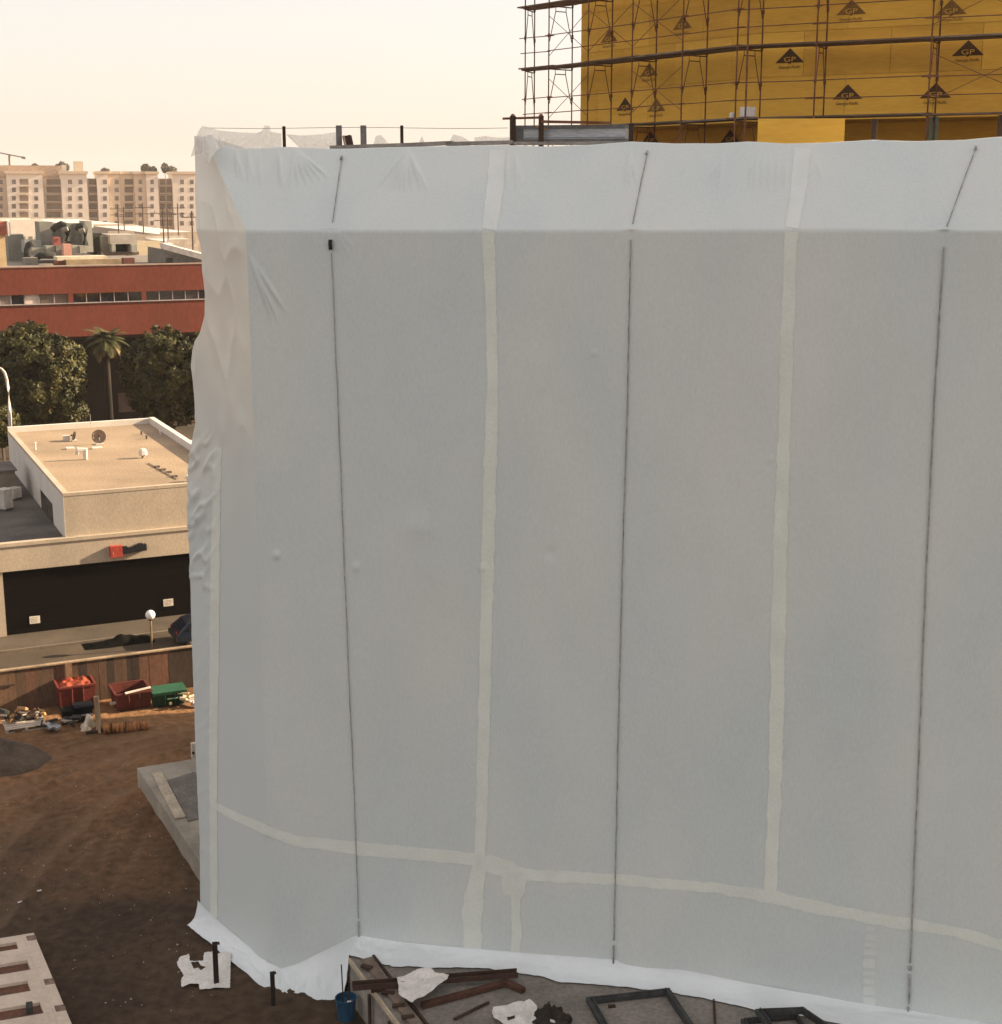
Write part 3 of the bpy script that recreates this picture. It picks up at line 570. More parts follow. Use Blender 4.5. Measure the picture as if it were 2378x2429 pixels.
SCF = thing('scaffold', 'rusty tube frame scaffold with plank decks along the yellow building', 'scaffold', YC+NYL*1.2)
LEV = [19.95, 21.9, 23.85, 25.8, 27.75]
OFFO, OFFI = 1.35, .38
def atpx(px, o, n, off): p = onp(px, 200, o+n*off, n); return Vector((p.x, p.y, 0))
fr = []                                # (outer foot, inner foot)
for xo in (1302, 1395, 1499, 1618, 1747):
    a = atpx(xo, YC, NYL, OFFO); fr.append((a, a-NYL*(OFFO-OFFI)))
frR = []
for xo in (1934, 2205, 2470):
    a = atpx(xo, YC, NYR, OFFO); frR.append((a, a-NYR*(OFFO-OFFI)))
first = (fr[0][0]+Vector((-.75, .9, 0)), fr[0][0]+Vector((-.75, .9, 0))+az(20)*.95)
allf = [first]+fr+frR
def frame_mesh(a, b, z0, z1):
    m = MB(); dz = z1-z0; d_ = b-a
    for p in (a, b): m.tube([p+Z*z0, p+Z*(z1-.02)], .023, 6)
    m.tube([a+Z*(z1-.05), b+Z*(z1-.05)],   .02, 6)
    for t0, t1 in ((.28, .03), (.72, .97)): m.tube([a+d_*t0+Z*(z1-.05), a+d_*t0+Z*(z1-.2), a+d_*t1+Z*(z0+dz*.42)], .014, 5)
    m.tube([a+d_*.28+Z*(z1-.2), a+d_*.72+Z*(z1-.2)], .016, 5)
    for p in (a, b): m.tube([p+Z*(z0+dz*.48), p+Z*(z0+dz*.54)], .042, 6); m.tube([p+Z*(z0-.04), p+Z*(z0+.05)], .037, 6)
    return m
for i in range(len(LEV)-1):
    for a, b in allf: frame_mesh(a, b, LEV[i], LEV[i+1]).build('frame', M_RUST, SCF, smooth=True)
M_PLANK = mat('scaffold_plank', (0.14, 0.088, 0.06), rough=0.9, var=0.3, scale=2, stretch=(.5, .5, 2))
M_PLANKG = mat('scaffold_plank_grey', (0.17, 0.135, 0.11), rough=0.9, var=0.3, scale=2)
def bay(f0, f1, i, skip_rail=False, cross=True):
    z = LEV[i]; (a0, b0), (a1, b1) = f0, f1; d_ = (a1-a0).normalized()
    for k in range(4):
        t = .12+.25*k; p0, p1 = a0*(1-t)+b0*t, a1*(1-t)+b1*t; dd = (p1-p0).normalized(); zz = z+.03+random.uniform(-.004, .02)
        MB().bar(p0-dd*random.uniform(.1, .35)+Z*zz, p1+dd*random.uniform(.05, .3)+Z*(zz+.012), .225, .042).build('plank', random.choice([M_PLANK, M_PLANK, M_PLANKG]), SCF)
    if not skip_rail:
        for h in (.52, 1.0): MB().tube([a0-d_*random.uniform(.05, .3)+Z*(z+h), a1+d_*random.uniform(.05, .3)+Z*(z+h+random.uniform(-.03, .03))], .015, 5).build('guard_rail', M_RUST, SCF)
    if cross:
        MB().tube([a0+Z*(z+.35), a1+Z*(z+1.6)], .010, 5).build('brace', M_RUST, SCF); MB().tube([a0+Z*(z+1.6), a1+Z*(z+.35)], .010, 5).build('brace', M_RUST, SCF)
seq = [first]+fr
for i in range(1, len(LEV)-1):
    for j in range(len(seq)-1): bay(seq[j], seq[j+1], i, cross=j in (1, 3) or (j == 2 and i == 2))
    bay(fr[-1], frR[0], i, cross=False); bay(frR[0], frR[1], i, cross=False); bay(frR[1], frR[2], i, cross=True)
for j in range(len(seq)-1): bay(seq[j], seq[j+1], 0, True, j in (2, 3))
# single stubs and tie
MB().tube([fr[-1][0]+YL*(-.4)+Z*19.95, fr[-1][0]+YL*(-.4)+Z*28], .03, 6).build('standard', M_RUST, SCF)
# things on the deck
dz = LEV[1]+.07
p = onp(1774, 284, YC+NYL*1.0, NYL); wb = thing('white_box', 'small white utility box standing on the scaffold deck', 'box', (p.x, p.y, dz))
MB().box((p.x, p.y, dz+.14), (.36, .3, .28), .6).build('case', mat('white_case', (.72, .68, .64), var=.06), wb, bevel=.03); MB().box((p.x-.05, p.y-.17, dz+.15), (.1, .02, .06), .6).build('latch', M_GREYST, wb)
p = onp(1737, 284, YC+NYL*1.0, NYL); tag(MB().lathe((p.x, p.y, dz), [(.07, 0), (.08, .1), (.05, .16)], 10).build('white_jug', mat('white_jug', (.7, .66, .6))), 'little white jug on the deck left of the white box', 'jug')
# loose yellow panel propped at the roof edge
a, b, t = onp(1797, 337, TP0-NF*1.2, NF), onp(2003, 337, TP0-NF*1.2, NF), onp(1797, 281, TP0-NF*1.2, NF)
pn = thing('sheathing_panel', 'single bright yellow panel standing on the wrapped roof edge below the scaffold deck', 'panel', (a+b)/2)
MB().obox(Vector((a.x, a.y, 20.45)), b-a, -NF*.02, Z*(t.z-20.45)).build('board', M_YEL2, pn)
for s in (.1, .9): MB().bar(a*(1-s)+b*s-NF*.04-Z*.2, a*(1-s)+b*s-NF*.04+Z*(t.z-a.z-.05), .05, .04).build('backing_stud', M_GREYBD, pn)
# ------------------------------------------------------------------ street beyond the fence
def uv(p, o): q = p-o; return q.dot(U), q.dot(V)
LB0 = G(10, 1510, 0.12); LB0 = Vector((LB0.x, LB0.y, 0))            # foot of the low building's street front
dst = (LB0-FENCE0).dot(V)
O = LB0
def W(u, v, z=0.0): return O+U*u+V*v+Z*z
M_ASPH = mat('asphalt', (0.04, 0.03, 0.021), rough=0.9, col2=(0.10, 0.072, 0.045), scale=0.35, fine=12, stretch=(1, 1, 1), bump=0.004, patch=0.9)
st = MB(); st.prism([(p.x, p.y) for p in (W(-60, -dst+.25), W(70, -dst+.25), W(70, -2.3), W(-60, -2.3))], -.2, .012)
tag(st.build('street', M_ASPH, base=(O.x, O.y, 0)), 'asphalt street between the fence and low building', kind='structure')
M_WALK = mat('pavement', (0.085, 0.066, 0.047), rough=0.9, var=0.2, scale=0.6, fine=10)
tag(MB().prism([(p.x, p.y) for p in (W(-60, -2.15), W(70, -2.15), W(70, .3), W(-60, .3))], -.2, .125).build('pavement', M_WALK, base=(O.x, O.y, 0)), kind='structure')
tag(MB().prism([(p.x, p.y) for p in (W(-60, -2.3), W(70, -2.3), W(70, -2.155), W(-60, -2.155))], -.2, .13).build('kerb', mat('kerb', (.15, .12, .085)), base=(O.x, O.y, 0)), kind='structure')
# patched strips on the asphalt
for k, (u0, u1, v0, v1) in enumerate([(-4, 9, -dst+3.0, -dst+3.6), (3, 12, -dst+4.6, -dst+5.1)]):
    tag(MB().prism([(p.x, p.y) for p in (W(u0, v0), W(u1, v0+.3), W(u1+.4, v1+.2), W(u0-.2, v1))], .012, .017).build('street_patch', mat('pale_patch', (.19, .16, .12), var=.3, scale=1.4)), kind='structure')
# rear yard beyond the low building
tag(MB().prism([(p.x, p.y) for p in (W(-80, 27), W(120, 27), W(120, 60), W(-80, 60))], -.2, .01).build('rear_street', M_ASPH, base=(O.x, O.y+40, 0)), kind='structure')

# ------------------------------------------------------------------ low cream building
LB = thing('cream_building', 'low cream stucco building with flat tan roof and dark shopfront', 'building', O)
M_CREAM = mat('cream_stucco', (0.45, 0.365, 0.27), rough=0.9, var=0.11, scale=0.5, fine=16, stretch=(1, 1, .5), bump=0.004, bscale=60, fine_amt=.3)
M_WHITE = mat('white_stucco', (0.62, 0.57, 0.50), rough=0.9, var=0.06, scale=0.7, fine=16, fine_amt=.3)
M_ROOFT = mat('tan_roofing', (0.31, 0.225, 0.142), rough=0.95, var=0.24, scale=0.3, fine=8, patch=.9)
M_ROOFD = mat('dark_roofing', (0.10, 0.088, 0.078), rough=0.95, var=0.25, scale=0.6)
n_ = -V
def fp(px, py, v=0.0): p = onp(px, py, O+V*v, n_); q = p-O; return q.dot(U), p.z     # (u, z) on the front
uA, zA = fp(150, 1172); uG0, zG1 = fp(5, 1352); _, zFt = fp(60, 1285); _, zFb = fp(60, 1351); _, zLedge = fp(152, 1274)
r_back = G(8, 1022, zA); vR = (r_back-O).dot(V); r_r = G(377, 1000, zA+.2); uR = (r_r-O).dot(U)
ZF, ZD = (zFt+zLedge)/2, zFb
# ground storey: piers, fascia, dark front
MB().obox(W(-14, 0.22, 0), U*54, V*(vR-.3), Z*(ZF-.14)).build('lower_wall', M_WHITE, LB)
MB().obox(W(-14, -.10, ZD), U*54, V*.315, Z*(ZF-ZD)).build('fascia', M_CREAM, LB)
MB().obox(W(-14, -.16, ZF-.16), U*54, V*.06, Z*.16).build('fascia_cap', M_CREAM, LB)
MB().obox(W(-14, -.02, .1), U*(14+uG0), V*.235, Z*(ZD-.1)).build('pier', M_CREAM, LB)
M_DOOR = mat('dark_shutter', (0.006, 0.0042, 0.0036), rough=0.9, var=0.2, scale=1.2, stretch=(.3, .3, 3), spec=.05)
sh = MB().obox(W(uG0, .10, .12), U*26, V*.115, Z*(ZD-.12)).build('shopfront_shutter', M_DOOR, LB)
for k in range(14): MB().obox(W(uG0+.05, .085+.003*(k % 2), .16+k*(ZD-.2)/14), U*25.9, V*.022, Z*((ZD-.2)/14-.012)).build('slat', M_DOOR, sh)
M_PAPER = mat('white_sign', (.68, .6, .5), var=.06)
for px, py in ((83, 1471), (400, 1430)):
    u_, z_ = fp(px, py); w_ = .46
    nt = MB().obox(W(u_-w_/2, .03, z_-.17), U*w_, V*.04, Z*.34).build('notice', M_PAPER, LB)
    for k in range(4): MB().obox(W(u_-w_*.36, .024, z_+.09-k*.065), U*(w_*random.uniform(.5, .72)), V*.004, Z*.022).build('notice_line', mat('grey_print', (.3, .25, .2)), nt)
# upper block with parapets
uE = uR
MB().obox(W(uA, .04, ZF-.13), U*(uE-uA), V*(vR-.04), Z*(zA-.12-ZF+.13)).build('upper_wall', M_CREAM, LB)
MB().obox(W(uA-.012, .03, ZF-.1), U*.011, V*(vR-.03), Z*(zA-ZF+.05)).build('side_wall', M_WHITE, LB)
MB().obox(W(uA+.25, .3, zA-.119), U*(uE-uA-.5), V*(vR-.6), Z*.03).build('roof', M_ROOFT, LB)
MB().obox(W(uA-.02, .02, zA-.12), U*(uE-uA), V*.26, Z*.14).build('parapet', M_CREAM, LB)
MB().obox(W(uA-.02, .281, zA-.12), U*.26, V*(vR-.6), Z*.15).build('parapet', M_CREAM, LB)
MB().obox(W(uA-.02, vR-.30, zA-.12), U*(uE-uA+.02), V*.3, Z*.34).build('parapet', M_WHITE, LB)
MB().obox(W(uE-.3, .02, zA-.12), U*.3, V*(vR-.321), Z*.42).build('parapet', M_WHITE, LB)
MB().obox(W(uE+.02, 3, ZF-.13), U*10, V*(vR-5), Z*1.2).build('rear_wing', M_CREAM, LB)
# side window
wl_ = [onp(px, py, W(uA, 0), -U) for px, py in ((97, 1160), (125, 1196), (125, 1235), (98, 1210))]
v0, v1 = (wl_[1]-O).dot(V), (wl_[0]-O).dot(V); z0, z1 = (wl_[2].z+wl_[3].z)/2, (wl_[0].z+wl_[1].z)/2
wi = MB().obox(W(uA-.03, v0, z0), U*.017, V*(v1-v0), Z*(z1-z0)).build('window', glass('brown_glass', (.05, .04, .025)), LB)
MB().obox(W(uA-.05, v0-.06, z0-.06), U*.019, V*(v1-v0+.12), Z*.055).build('sill', M_WHITE, wi); MB().obox(W(uA-.05, (v0+v1)/2-.03, z0), U*.019, V*.06, Z*(z1-z0)).build('mullion', M_ROOFD, wi)
# lower roof on the left
MB().obox(W(-14, .23, ZF-.139), U*(14+uA-.02), V*(vR-.4), Z*.02).build('lower_roof', M_ROOFD, LB)
MB().bar(W(uA+.5, -.13, ZF+.02), W(uA+.75, -.13, ZF+.02), .05, .06).build('roof_lug', M_WHITE, LB)
# fascia sign: red panel and cut-out black lettering shapes
uS0, zS1 = fp(258, 1295); uS1, zS0 = fp(288, 1316); uS2, _ = fp(342, 1300)
sg = thing('fascia_sign', 'red square and black cut-out letters sign on the cream fascia', 'sign', W(uS0, -.12, zS0))
MB().obox(W(uS0, -.34, zS0-.03), U*(uS1-uS0), V*.235, Z*(zS1-zS0+.06)).build('red_panel', mat('red_sign', (.36, .05, .03), var=.2, scale=5), sg, bevel=.01)
MB().obox(W(uS0+.1, -.35, zS0+.1), U*.06, V*.008, Z*.16).build('pale_mark', mat('pale_mark', (.5, .15, .1)), sg)
M_BLK = mat('black_letters', (.008, .008, .012), var=.2)
zc = (zS0+zS1)/2
for k in range(6):
    u_ = uS1+.03+k*(uS2-uS1)/6; hh = [.34, .26, .22, .27, .36, .30][k]; MB().obox(W(u_, -.33, zc-.14+.012*k), U*((uS2-uS1)/6+.03), V*(.2+.004*k), Z*hh).build('letter', M_BLK, sg)

def on_roof(px, py, z): return G(px, py, z)
ZR = zA-.085
# roof furniture
def dish(px, py, r, face, label, m):
    p = on_roof(px, py, ZR); t = thing('satellite_dish', label, 'dish', p, 'satellite dishes on the tan roof')
    MB().tube([p, p+Z*(r*1.05)], .04, 8).build('mast', M_GREYBD, t)
    c = p+Z*(r*1.15); n = Vector(face).normalized(); a = n.cross(Z).normalized(); b = a.cross(n); mb = MB(); rows = []
    for i in range(7):
        rr_ = r*i/6; rows.append([c+a*rr_*math.cos(2*math.pi*k/20)+b*rr_*math.sin(2*math.pi*k/20)-n*(.22*r*(1-(i/6)**2)) for k in range(21)])
    mb.grid(np.array([[list(q) for q in row] for row in rows])); ob = mb.build('reflector', m, t, smooth=True); so_ = ob.modifiers.new('t', 'SOLIDIFY'); so_.thickness = .02
    MB().tube([c-n*.2*r, c+n*.55*r], .015, 5).build('feed_arm', M_GREYBD, t); MB().sphere(c+n*.55*r, .05, 8, 6).build('feed_horn', M_BLK, t)
    MB().box((p.x, p.y, p.z+.04), (r*1.1, r*1.1, .06), .4).build('base_frame', M_WHITE, t)
dish(236, 1054, .33*1.15, (.25, -1, .25), 'round grey mesh satellite dish on the tan flat roof', mat('dish_grey', (.22, .16, .11), var=.2))
dish(176, 1046, .22*1.15, (-.9, -.6, .35), 'small tilted satellite dish next to a white roof box', mat('dish_brown', (.2, .15, .1), var=.2))
def rbox(name, px, py, sx, sy, sz, label, cat, m=M_WHITE, lid=True):
    p = on_roof(px, py, ZR); t = thing(name, label, cat, p); yaw = math.radians(25)
    MB().box((p.x, p.y, p.z+sz/2), (sx, sy, sz), yaw).build('case', m, t, bevel=.015)
    if lid: MB().box((p.x, p.y, p.z+sz+.02), (sx*1.12, sy*1.12, .04), yaw).build('lid', m, t)
    MB().box((p.x, p.y, p.z-.012), (sx*1.2, sy*1.2, .03), yaw).build('kerb', M_ROOFT, t)
rbox('roof_vent_box', 158, 1045, .34, .3, .24, 'white sheet metal box beside the small tilted dish', 'vent')
rbox('roof_hatch', 166, 1065, .42, .3, .1, 'flat white hatch low on the tan roof below the small dish', 'hatch', lid=False)
rbox('roof_hatch', 230, 1064, .55, .3, .09, 'flat white hatch at the foot of the round mesh dish', 'hatch', lid=False)
# gooseneck duct, cowl vent, pipes
p = on_roof(203, 1090, ZR); t = thing('gooseneck_vent', 'white bent gooseneck duct in the middle of the tan roof', 'vent', p)
MB().bar(p, p+Z*.55, .2, .2, up=(0, 1, 0)).build('riser', M_WHITE, t, bevel=.02); MB().bar(p+Z*.5+U*.12, p+Z*.56-U*.42, .2, .18).build('elbow', M_WHITE, t, bevel=.03); MB().bar(p+Z*.55-U*.36, p+Z*.28-U*.42, .2, .14, up=(0, 1, 0)).build('mouth', M_WHITE, t, bevel=.02)
p = on_roof(340, 1086, ZR); t = thing('cowl_vent', 'white tapered cowl vent on a thin neck, right side of the tan roof', 'vent', p)
MB().lathe(p, [(.09, 0), (.09, .16)], 10).build('neck', M_GREYBD, t); MB().lathe(p+Z*.14, [(.2, 0), (.24, .04), (.2, .26), (.13, .34)], 8).build('cowl', M_WHITE, t, smooth=False)
p = on_roof(448, 1142, ZR); t = thing('cowl_vent', 'small white vent at the front edge of the roof, cut by the plastic wrap', 'vent', p)
MB().lathe(p, [(.08, 0), (.08, .14)], 10).build('neck', M_GREYBD, t); MB().lathe(p+Z*.12, [(.16, 0), (.18, .04), (.12, .18)], 8).build('cowl', M_WHITE, t)
for px, py, h, lab in [(84, 1067, .36, 'thin white vent pipe standing alone on the left of the tan roof'), (336, 1031, .14, 'dark stub pipe on the roof, upper of two near the right parapet'), (348, 1041, .14, 'dark stub pipe on the roof, lower of two near the right parapet'), (381, 1032, .2, 'pale stub pipe against the right roof parapet')]:
    p = on_roof(px, py, ZR); t = thing('vent_pipe', lab, 'pipe', p, 'pipes on the tan roof'); m = M_WHITE if 'white' in lab or 'pale' in lab else M_ROOFD
    MB().lathe(p, [(.05, 0), (.05, h)], 10).build('pipe', m, t); MB().lathe(p+Z*h, [(.075, 0), (.075, .05)], 10).build('cap', m, t)
for k, (px, py) in enumerate([(372, 1109), (386, 1116), (400, 1122), (414, 1132)]):
    p = on_roof(px, py, ZR); tag(MB().box((p.x, p.y, p.z+.05), (.3, .1, .09), .45).build('pipe_sleeper', M_ROOFD), ['dark roof sleeper block nearest the cowl vent in the slanting row', 'second dark sleeper block from the cowl vent', 'third dark sleeper block from the cowl vent', 'dark sleeper block nearest the front roof edge'][k], 'block', 'sleeper blocks on the tan roof')
a, b = on_roof(352, 1098, ZR+.03), on_roof(420, 1136, ZR+.03); tag(MB().tube([a, b], .025, 6).build('roof_conduit', M_ROOFT), 'thin conduit running over the dark sleeper blocks', 'conduit')
a = on_roof(215, 1005, ZR+.3); tag(MB().tube([a, a+Z*.55], .02, 5).build('antenna_mast', M_GREYST), 'thin mast on the back parapet of the tan roof', 'mast')
# lower-roof plant
ZL = ZF-.119
p = G(20, 1165, ZL); t = thing('rooftop_shed', 'brown shaded rooftop shed at the left beside the cream upper storey', 'shed', p)
q = G(40, 1182, ZL); MB().obox(q-U*4, U*4, V*2.5, Z*1.45).build('wall', mat('brown_shed', (.2, .16, .12)), t); MB().obox(q-U*4.1-V*.1+Z*1.451, U*4.2, V*2.7, Z*.08).build('roof', M_ROOFD, t)
for px, py, sx, sz, lab in [(8, 1213, .55, 1.0, 'tall white air unit at the left edge on the dark lower roof'), (30, 1188, .5, .55, 'smaller white air unit on the dark lower roof by the shed')]:
    p = G(px, py, ZL); t = thing('air_unit', lab, 'air conditioner', p, 'air units on the lower roof'); MB().box((p.x, p.y+.3, p.z+.1+sz/2), (sx, .6, sz), -.43).build('case', mat('dull_white', (.5, .46, .4)), t, bevel=.03); MB().box((p.x, p.y+.3, p.z+.05), (sx*.9, .5, .1), -.43).build('stand', M_ROOFD, t)

# ------------------------------------------------------------------ globe lamp, tarp heap and car on the street
p = G(361, 1540, 0); t = thing('globe_lamp', 'white globe lamp on a thin post behind the fence', 'lamp', p)
top = onp(361, 1458, p, -V); MB().tube([p, Vector((p.x, p.y, top.z-.2))], .045, 8).build('post', mat('lamp_post', (.22, .15, .08)), t); MB().lathe((p.x, p.y, top.z-.26), [(.07, 0), (.1, .04), (.1, .07)], 12).build('collar', M_BROWNST, t)
MB().sphere((p.x, p.y, top.z), .215, 20, 14).build('globe', mat('opal_globe', (.85, .81, .76), var=.02, rough=.3), t, smooth=True)
n = 40; p0 = G(205, 1548, 0)+V*.4; K = np.zeros((12, n, 3))
for i in range(12):
    for j in range(n):
        s, q = j/(n-1), i/11; hh = .27*math.sin(math.pi*s)**.7*math.sin(math.pi*q)*(.6+.9*s)*(1+.8*float(fbm(s*7, q*3, 31)))
        K[i, j] = p0+U*(3.1*s)+V*(-.15+1.1*q+.15*float(vnoise(s*6, 0, 33)))+Z*(.02+hh)
tag(grid_obj('tarp_heap', K, mat('dark_tarp', (.005, .005, .004), rough=.95, spec=.05, var=.4, bump=.03, bscale=8), base=tuple(p0)), 'long low heap of dark tarpaulin on the street beside the globe lamp', 'tarp')
# parked car, mostly hidden by the wrap
cp = G(424, 1538, 0); CARX, CARY = U, V
t = thing('parked_car', 'dark blue hatchback parked on the street, half hidden by the wrapped building', 'car', cp)
def cw(u, v, z): return cp+(U*u+V*v)*.9+Z*z*.82
prof = [(0.0, .32), (-.03, .62), (.06, .86), (.5, 1.28), (.9, 1.40), (2.0, 1.42), (2.75, .98), (3.7, .84), (3.95, .6), (3.95, .32)]
mb = MB(); NW = len(prof); rows = []
for s, wv in ((-1, .0), (-1, .03), (0, 0), (1, .03)):
    pass
ws = [0, .06, .3, .85, 1.4, 1.64, 1.70]
for wv in ws:
    row = []
    for (u_, z_) in prof:
        inn = .14*max(0, (z_-.86)/.56); e = 1 if 0 < ws.index(wv) < len(ws)-1 else .97
        v_ = .85+(wv-.85)*(1-inn/.85); row.append(list(cw(2+(u_-2)*e, v_, .32+(z_-.32)*e)))
    rows.append(row)
mb.grid(np.array(rows)); M_CAR = mat('blue_paint', (.008, .013, .026), rough=.3, var=.1, spec=.6); o_ = mb.build('body', M_CAR, t, smooth=False)
for sidev in (0.0, 1.7): mb = MB(); mb.add([cw(u_, sidev+(.0), z_) if z_ < .87 else cw(2+(u_-2)*.97, .85+(sidev-.85)*(1-.14*max(0, (z_-.86)/.56)/.85), z_*.985) for u_, z_ in prof], [tuple(range(NW))]); mb.build('side_panel', M_CAR, t)
for sidev in (-.012, 1.712): MB().add([cw(u_, .85+(sidev-.85)*(1-.14*max(0, (z_-.86)/.56)/.85), z_) for u_, z_ in ((.5, .92), (2.6, .92), (2.0, 1.33), (.85, 1.32))], [(0, 1, 2, 3)]).build('side_window', glass('car_glass'), t)
MB().add([cw(.06, .2, .92), cw(.06, 1.5, .92), cw(.46, 1.4, 1.27), cw(.46, .3, 1.27)], [(0, 1, 2, 3)]).build('rear_window', glass('car_glass2'), t)
for u_ in (.75, 3.15):
    for v_ in (.02, 1.52):
        c = cw(u_, v_, .31); wh = MB(); wh.tube([c, c+V*.18], .31, 18).build('wheel', mat('tyre', (.012, .012, .012), rough=.9), t); MB().tube([c-V*.005, c+V*.185], .18, 14).build('rim', M_GREYST, t)
for v_ in (.1, 1.4): MB().obox(cw(-.03, v_, .68), U*.04, V*.2, Z*.16).build('tail_light', mat('red_lens', (.3, .02, .02), rough=.2), t)
MB().obox(cw(-.08, .0, .36), U*.12, V*1.7, Z*.2).build('bumper', mat('black_bumper', (.03, .025, .022)), t)

# ------------------------------------------------------------------ site fence of mixed boards
FE = thing('site_fence', 'tall patchwork board fence in mixed browns along the dirt site', 'fence', FENCE0)
ftop = onp(0, 1590, FENCE0, n_); FH = ftop.z
tones = {'tan': (.125, .07, .04), 'mid': (.085, .05, .031), 'dark': (.038, .027, .02), 'red': (.11, .055, .034), 'pale': (.17, .10, .058)}
MF = {k: mat('fence_'+k, c, rough=.9, col2=tuple(x*1.6 for x in c), scale=1.6, fine=10, stretch=(1.3, 1.3, .5), bump=.006, patch=.8) for k, c in tones.items()}
def tone(px):
    for lim, k in ((-200, 'mid'), (30, 'tan'), (48, 'mid'), (66, 'tan'), (97, 'red'), (133, 'mid'), (157, 'dark'), (173, 'pale'), (238, 'mid'), (300, 'mid'), (330, 'dark'), (392, 'red'), (1000, 'dark')):
        if px <= lim: return k
    return 'dark'
u_ = -4.0
while u_ < 15:
    wd = random.choice([.2, .25, .3, .3, .4]); c = FENCE0+U*(u_+wd/2); px = proj(np.array([[c.x, c.y, 1.2]]))[0][0]; k = tone(px)
    if random.random() < .18: k = random.choice(['mid', 'red', 'dark'])
    hh = FH-.05-random.uniform(0, .03); dp = random.uniform(0, .012)
    MB().obox(FENCE0+U*(u_+.002)-V*(.05+dp)-Z*.1, U*(wd-.004), V*.022, Z*(hh+.1)).build('plank', MF[k], FE); u_ += wd
MB().obox(FENCE0-U*4-V*.12+Z*(FH-.045), U*19, V*.22, Z*.05).build('cap_rail', mat('cap_rail', (.28, .2, .125), var=.25, scale=2, stretch=(.5, .5, 1)), FE)
for k in range(8): MB().obox(FENCE0-U*(4-k*2.44)+V*.02, U*.09, V*.09, Z*(FH-.05)).build('post', MF['mid'], FE)
for zz in (.5, 1.5): MB().obox(FENCE0-U*4-V*.026+Z*zz, U*19, V*.04, Z*.09).build('rail', MF['mid'], FE)
uP = (onp(164, 1620, FENCE0, n_)-FENCE0).dot(U); MB().obox(FENCE0+U*(uP-.13)-V*.13, U*.26, V*.05, Z*(FH-.05)).build('wide_post', MF['pale'], FE)
uP = (onp(14, 1625, FENCE0, n_)-FENCE0).dot(U); MB().obox(FENCE0+U*(uP-1)-V*.115+Z*(FH*.62), U*1.3, V*.03, Z*.06).build('batten', MF['dark'], FE)
# ------------------------------------------------------------------ red building
RB0 = D(240, 900, 122.0); RB0 = Vector((RB0.x, RB0.y, 0))
def rb(px, py, v=0.0): p = onp(px, py, RB0+V*v, n_); return (p-RB0).dot(U), p.z
RB = thing('red_building', 'long red building with a strip of ribbon windows over a deep shaded recess', 'building', RB0)
def R_(u, v, z): return RB0+U*u+V*v+Z*z
M_RED = mat('red_stucco', (0.155, 0.036, 0.02), rough=0.9, var=0.1, scale=0.25, fine=5, stretch=(1, 1, .4), fine_amt=.35)
zT = rb(240, 631)[1]; zWt = rb(240, 694)[1]; zWb = rb(240, 718)[1]; zBb = rb(240, 796)[1]; ULO, UHI = -45, 45
MB().obox(R_(ULO, 0, zWt), U*(UHI-ULO), V*.5, Z*(zT-zWt)).build('upper_band', M_RED, RB)
MB().obox(R_(ULO, 0, zBb), U*(UHI-ULO), V*.5, Z*(zWb-zBb)).build('lower_band', M_RED, RB)
MB().obox(R_(ULO, -.06, zT), U*(UHI-ULO), V*.7, Z*.09).build('coping', mat('red_coping', (.3, .2, .15)), RB)
MB().obox(R_(ULO, -.1, zWb-.001), U*(UHI-ULO), V*.3, Z*.07).build('sill', mat('sill_grey', (.32, .27, .25)), RB)
MB().obox(R_(ULO, .6, zBb-.3), U*(UHI-ULO), V*30, Z*(zT-.9-zBb+.3)).build('body', mat('red_inner', (.05, .03, .025)), RB)
MB().obox(R_(ULO, .51, zT-.55), U*(UHI-ULO), V*30, Z*.05).build('roof', mat('grey_gravel_roof', (.2, .17, .14), var=.25), RB)
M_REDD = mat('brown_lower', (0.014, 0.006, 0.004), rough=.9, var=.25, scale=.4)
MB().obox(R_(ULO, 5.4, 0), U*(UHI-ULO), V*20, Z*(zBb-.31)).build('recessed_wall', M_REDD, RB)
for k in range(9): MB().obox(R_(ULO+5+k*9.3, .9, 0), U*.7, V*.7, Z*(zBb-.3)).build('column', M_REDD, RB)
uu, _z = rb(310, 985, 5.4); wl2 = MB().obox(R_(uu-1, 5.34, .9), U*2.2, V*.05, Z*1.7).build('door', mat('dim_door', (.12, .07, .05)), RB)
panes = [(-60, -32, 'd'), (-29, -2, 'g'), (0, 25, 'g'), (28, 57, 'd'), (60, 92, 'w'), (96, 128, 'g2'), (130, 162, 'g2'), (175, 205, 'd'), (207, 238, 'd'), (241, 271, 'd'), (274, 304, 'd'), (307, 336, 'd'),
         (348, 378, 'd'), (381, 410, 'd'), (413, 440, 'd'), (443, 471, 'b'), (473, 500, 'd'), (503, 530, 'd'), (545, 575, 'd'), (578, 608, 'd')]
PM = {'d': glass('night_glass', (.012, .011, .018)), 'g': mat('grey_blind', (.22, .17, .14)), 'w': mat('white_blind', (.52, .43, .36)), 'g2': mat('tan_blind', (.16, .11, .085)), 'b': glass('bluish_glass', (.05, .04, .045))}
M_MULL = mat('mullion', (.33, .28, .27))
for a, b, k in panes:
    u0, u1 = rb(a, 705)[0], rb(b, 705)[0]; w_ = MB().obox(R_(u0, .22, zWb+.07), U*(u1-u0), V*.05, Z*(zWt-zWb-.07)).build('window', PM[k], RB)
    MB().obox(R_(u1, .14, zWb+.07), U*.07, V*.12, Z*(zWt-zWb-.07)).build('mullion', M_MULL, w_)
for a, b in ((162, 174), (337, 347), (531, 544)):
    u0, u1 = rb(a, 705)[0], rb(b, 705)[0]; MB().obox(R_(u0, .01, zWb), U*(u1-u0), V*.4, Z*(zWt-zWb)).build('pier', M_RED, RB)

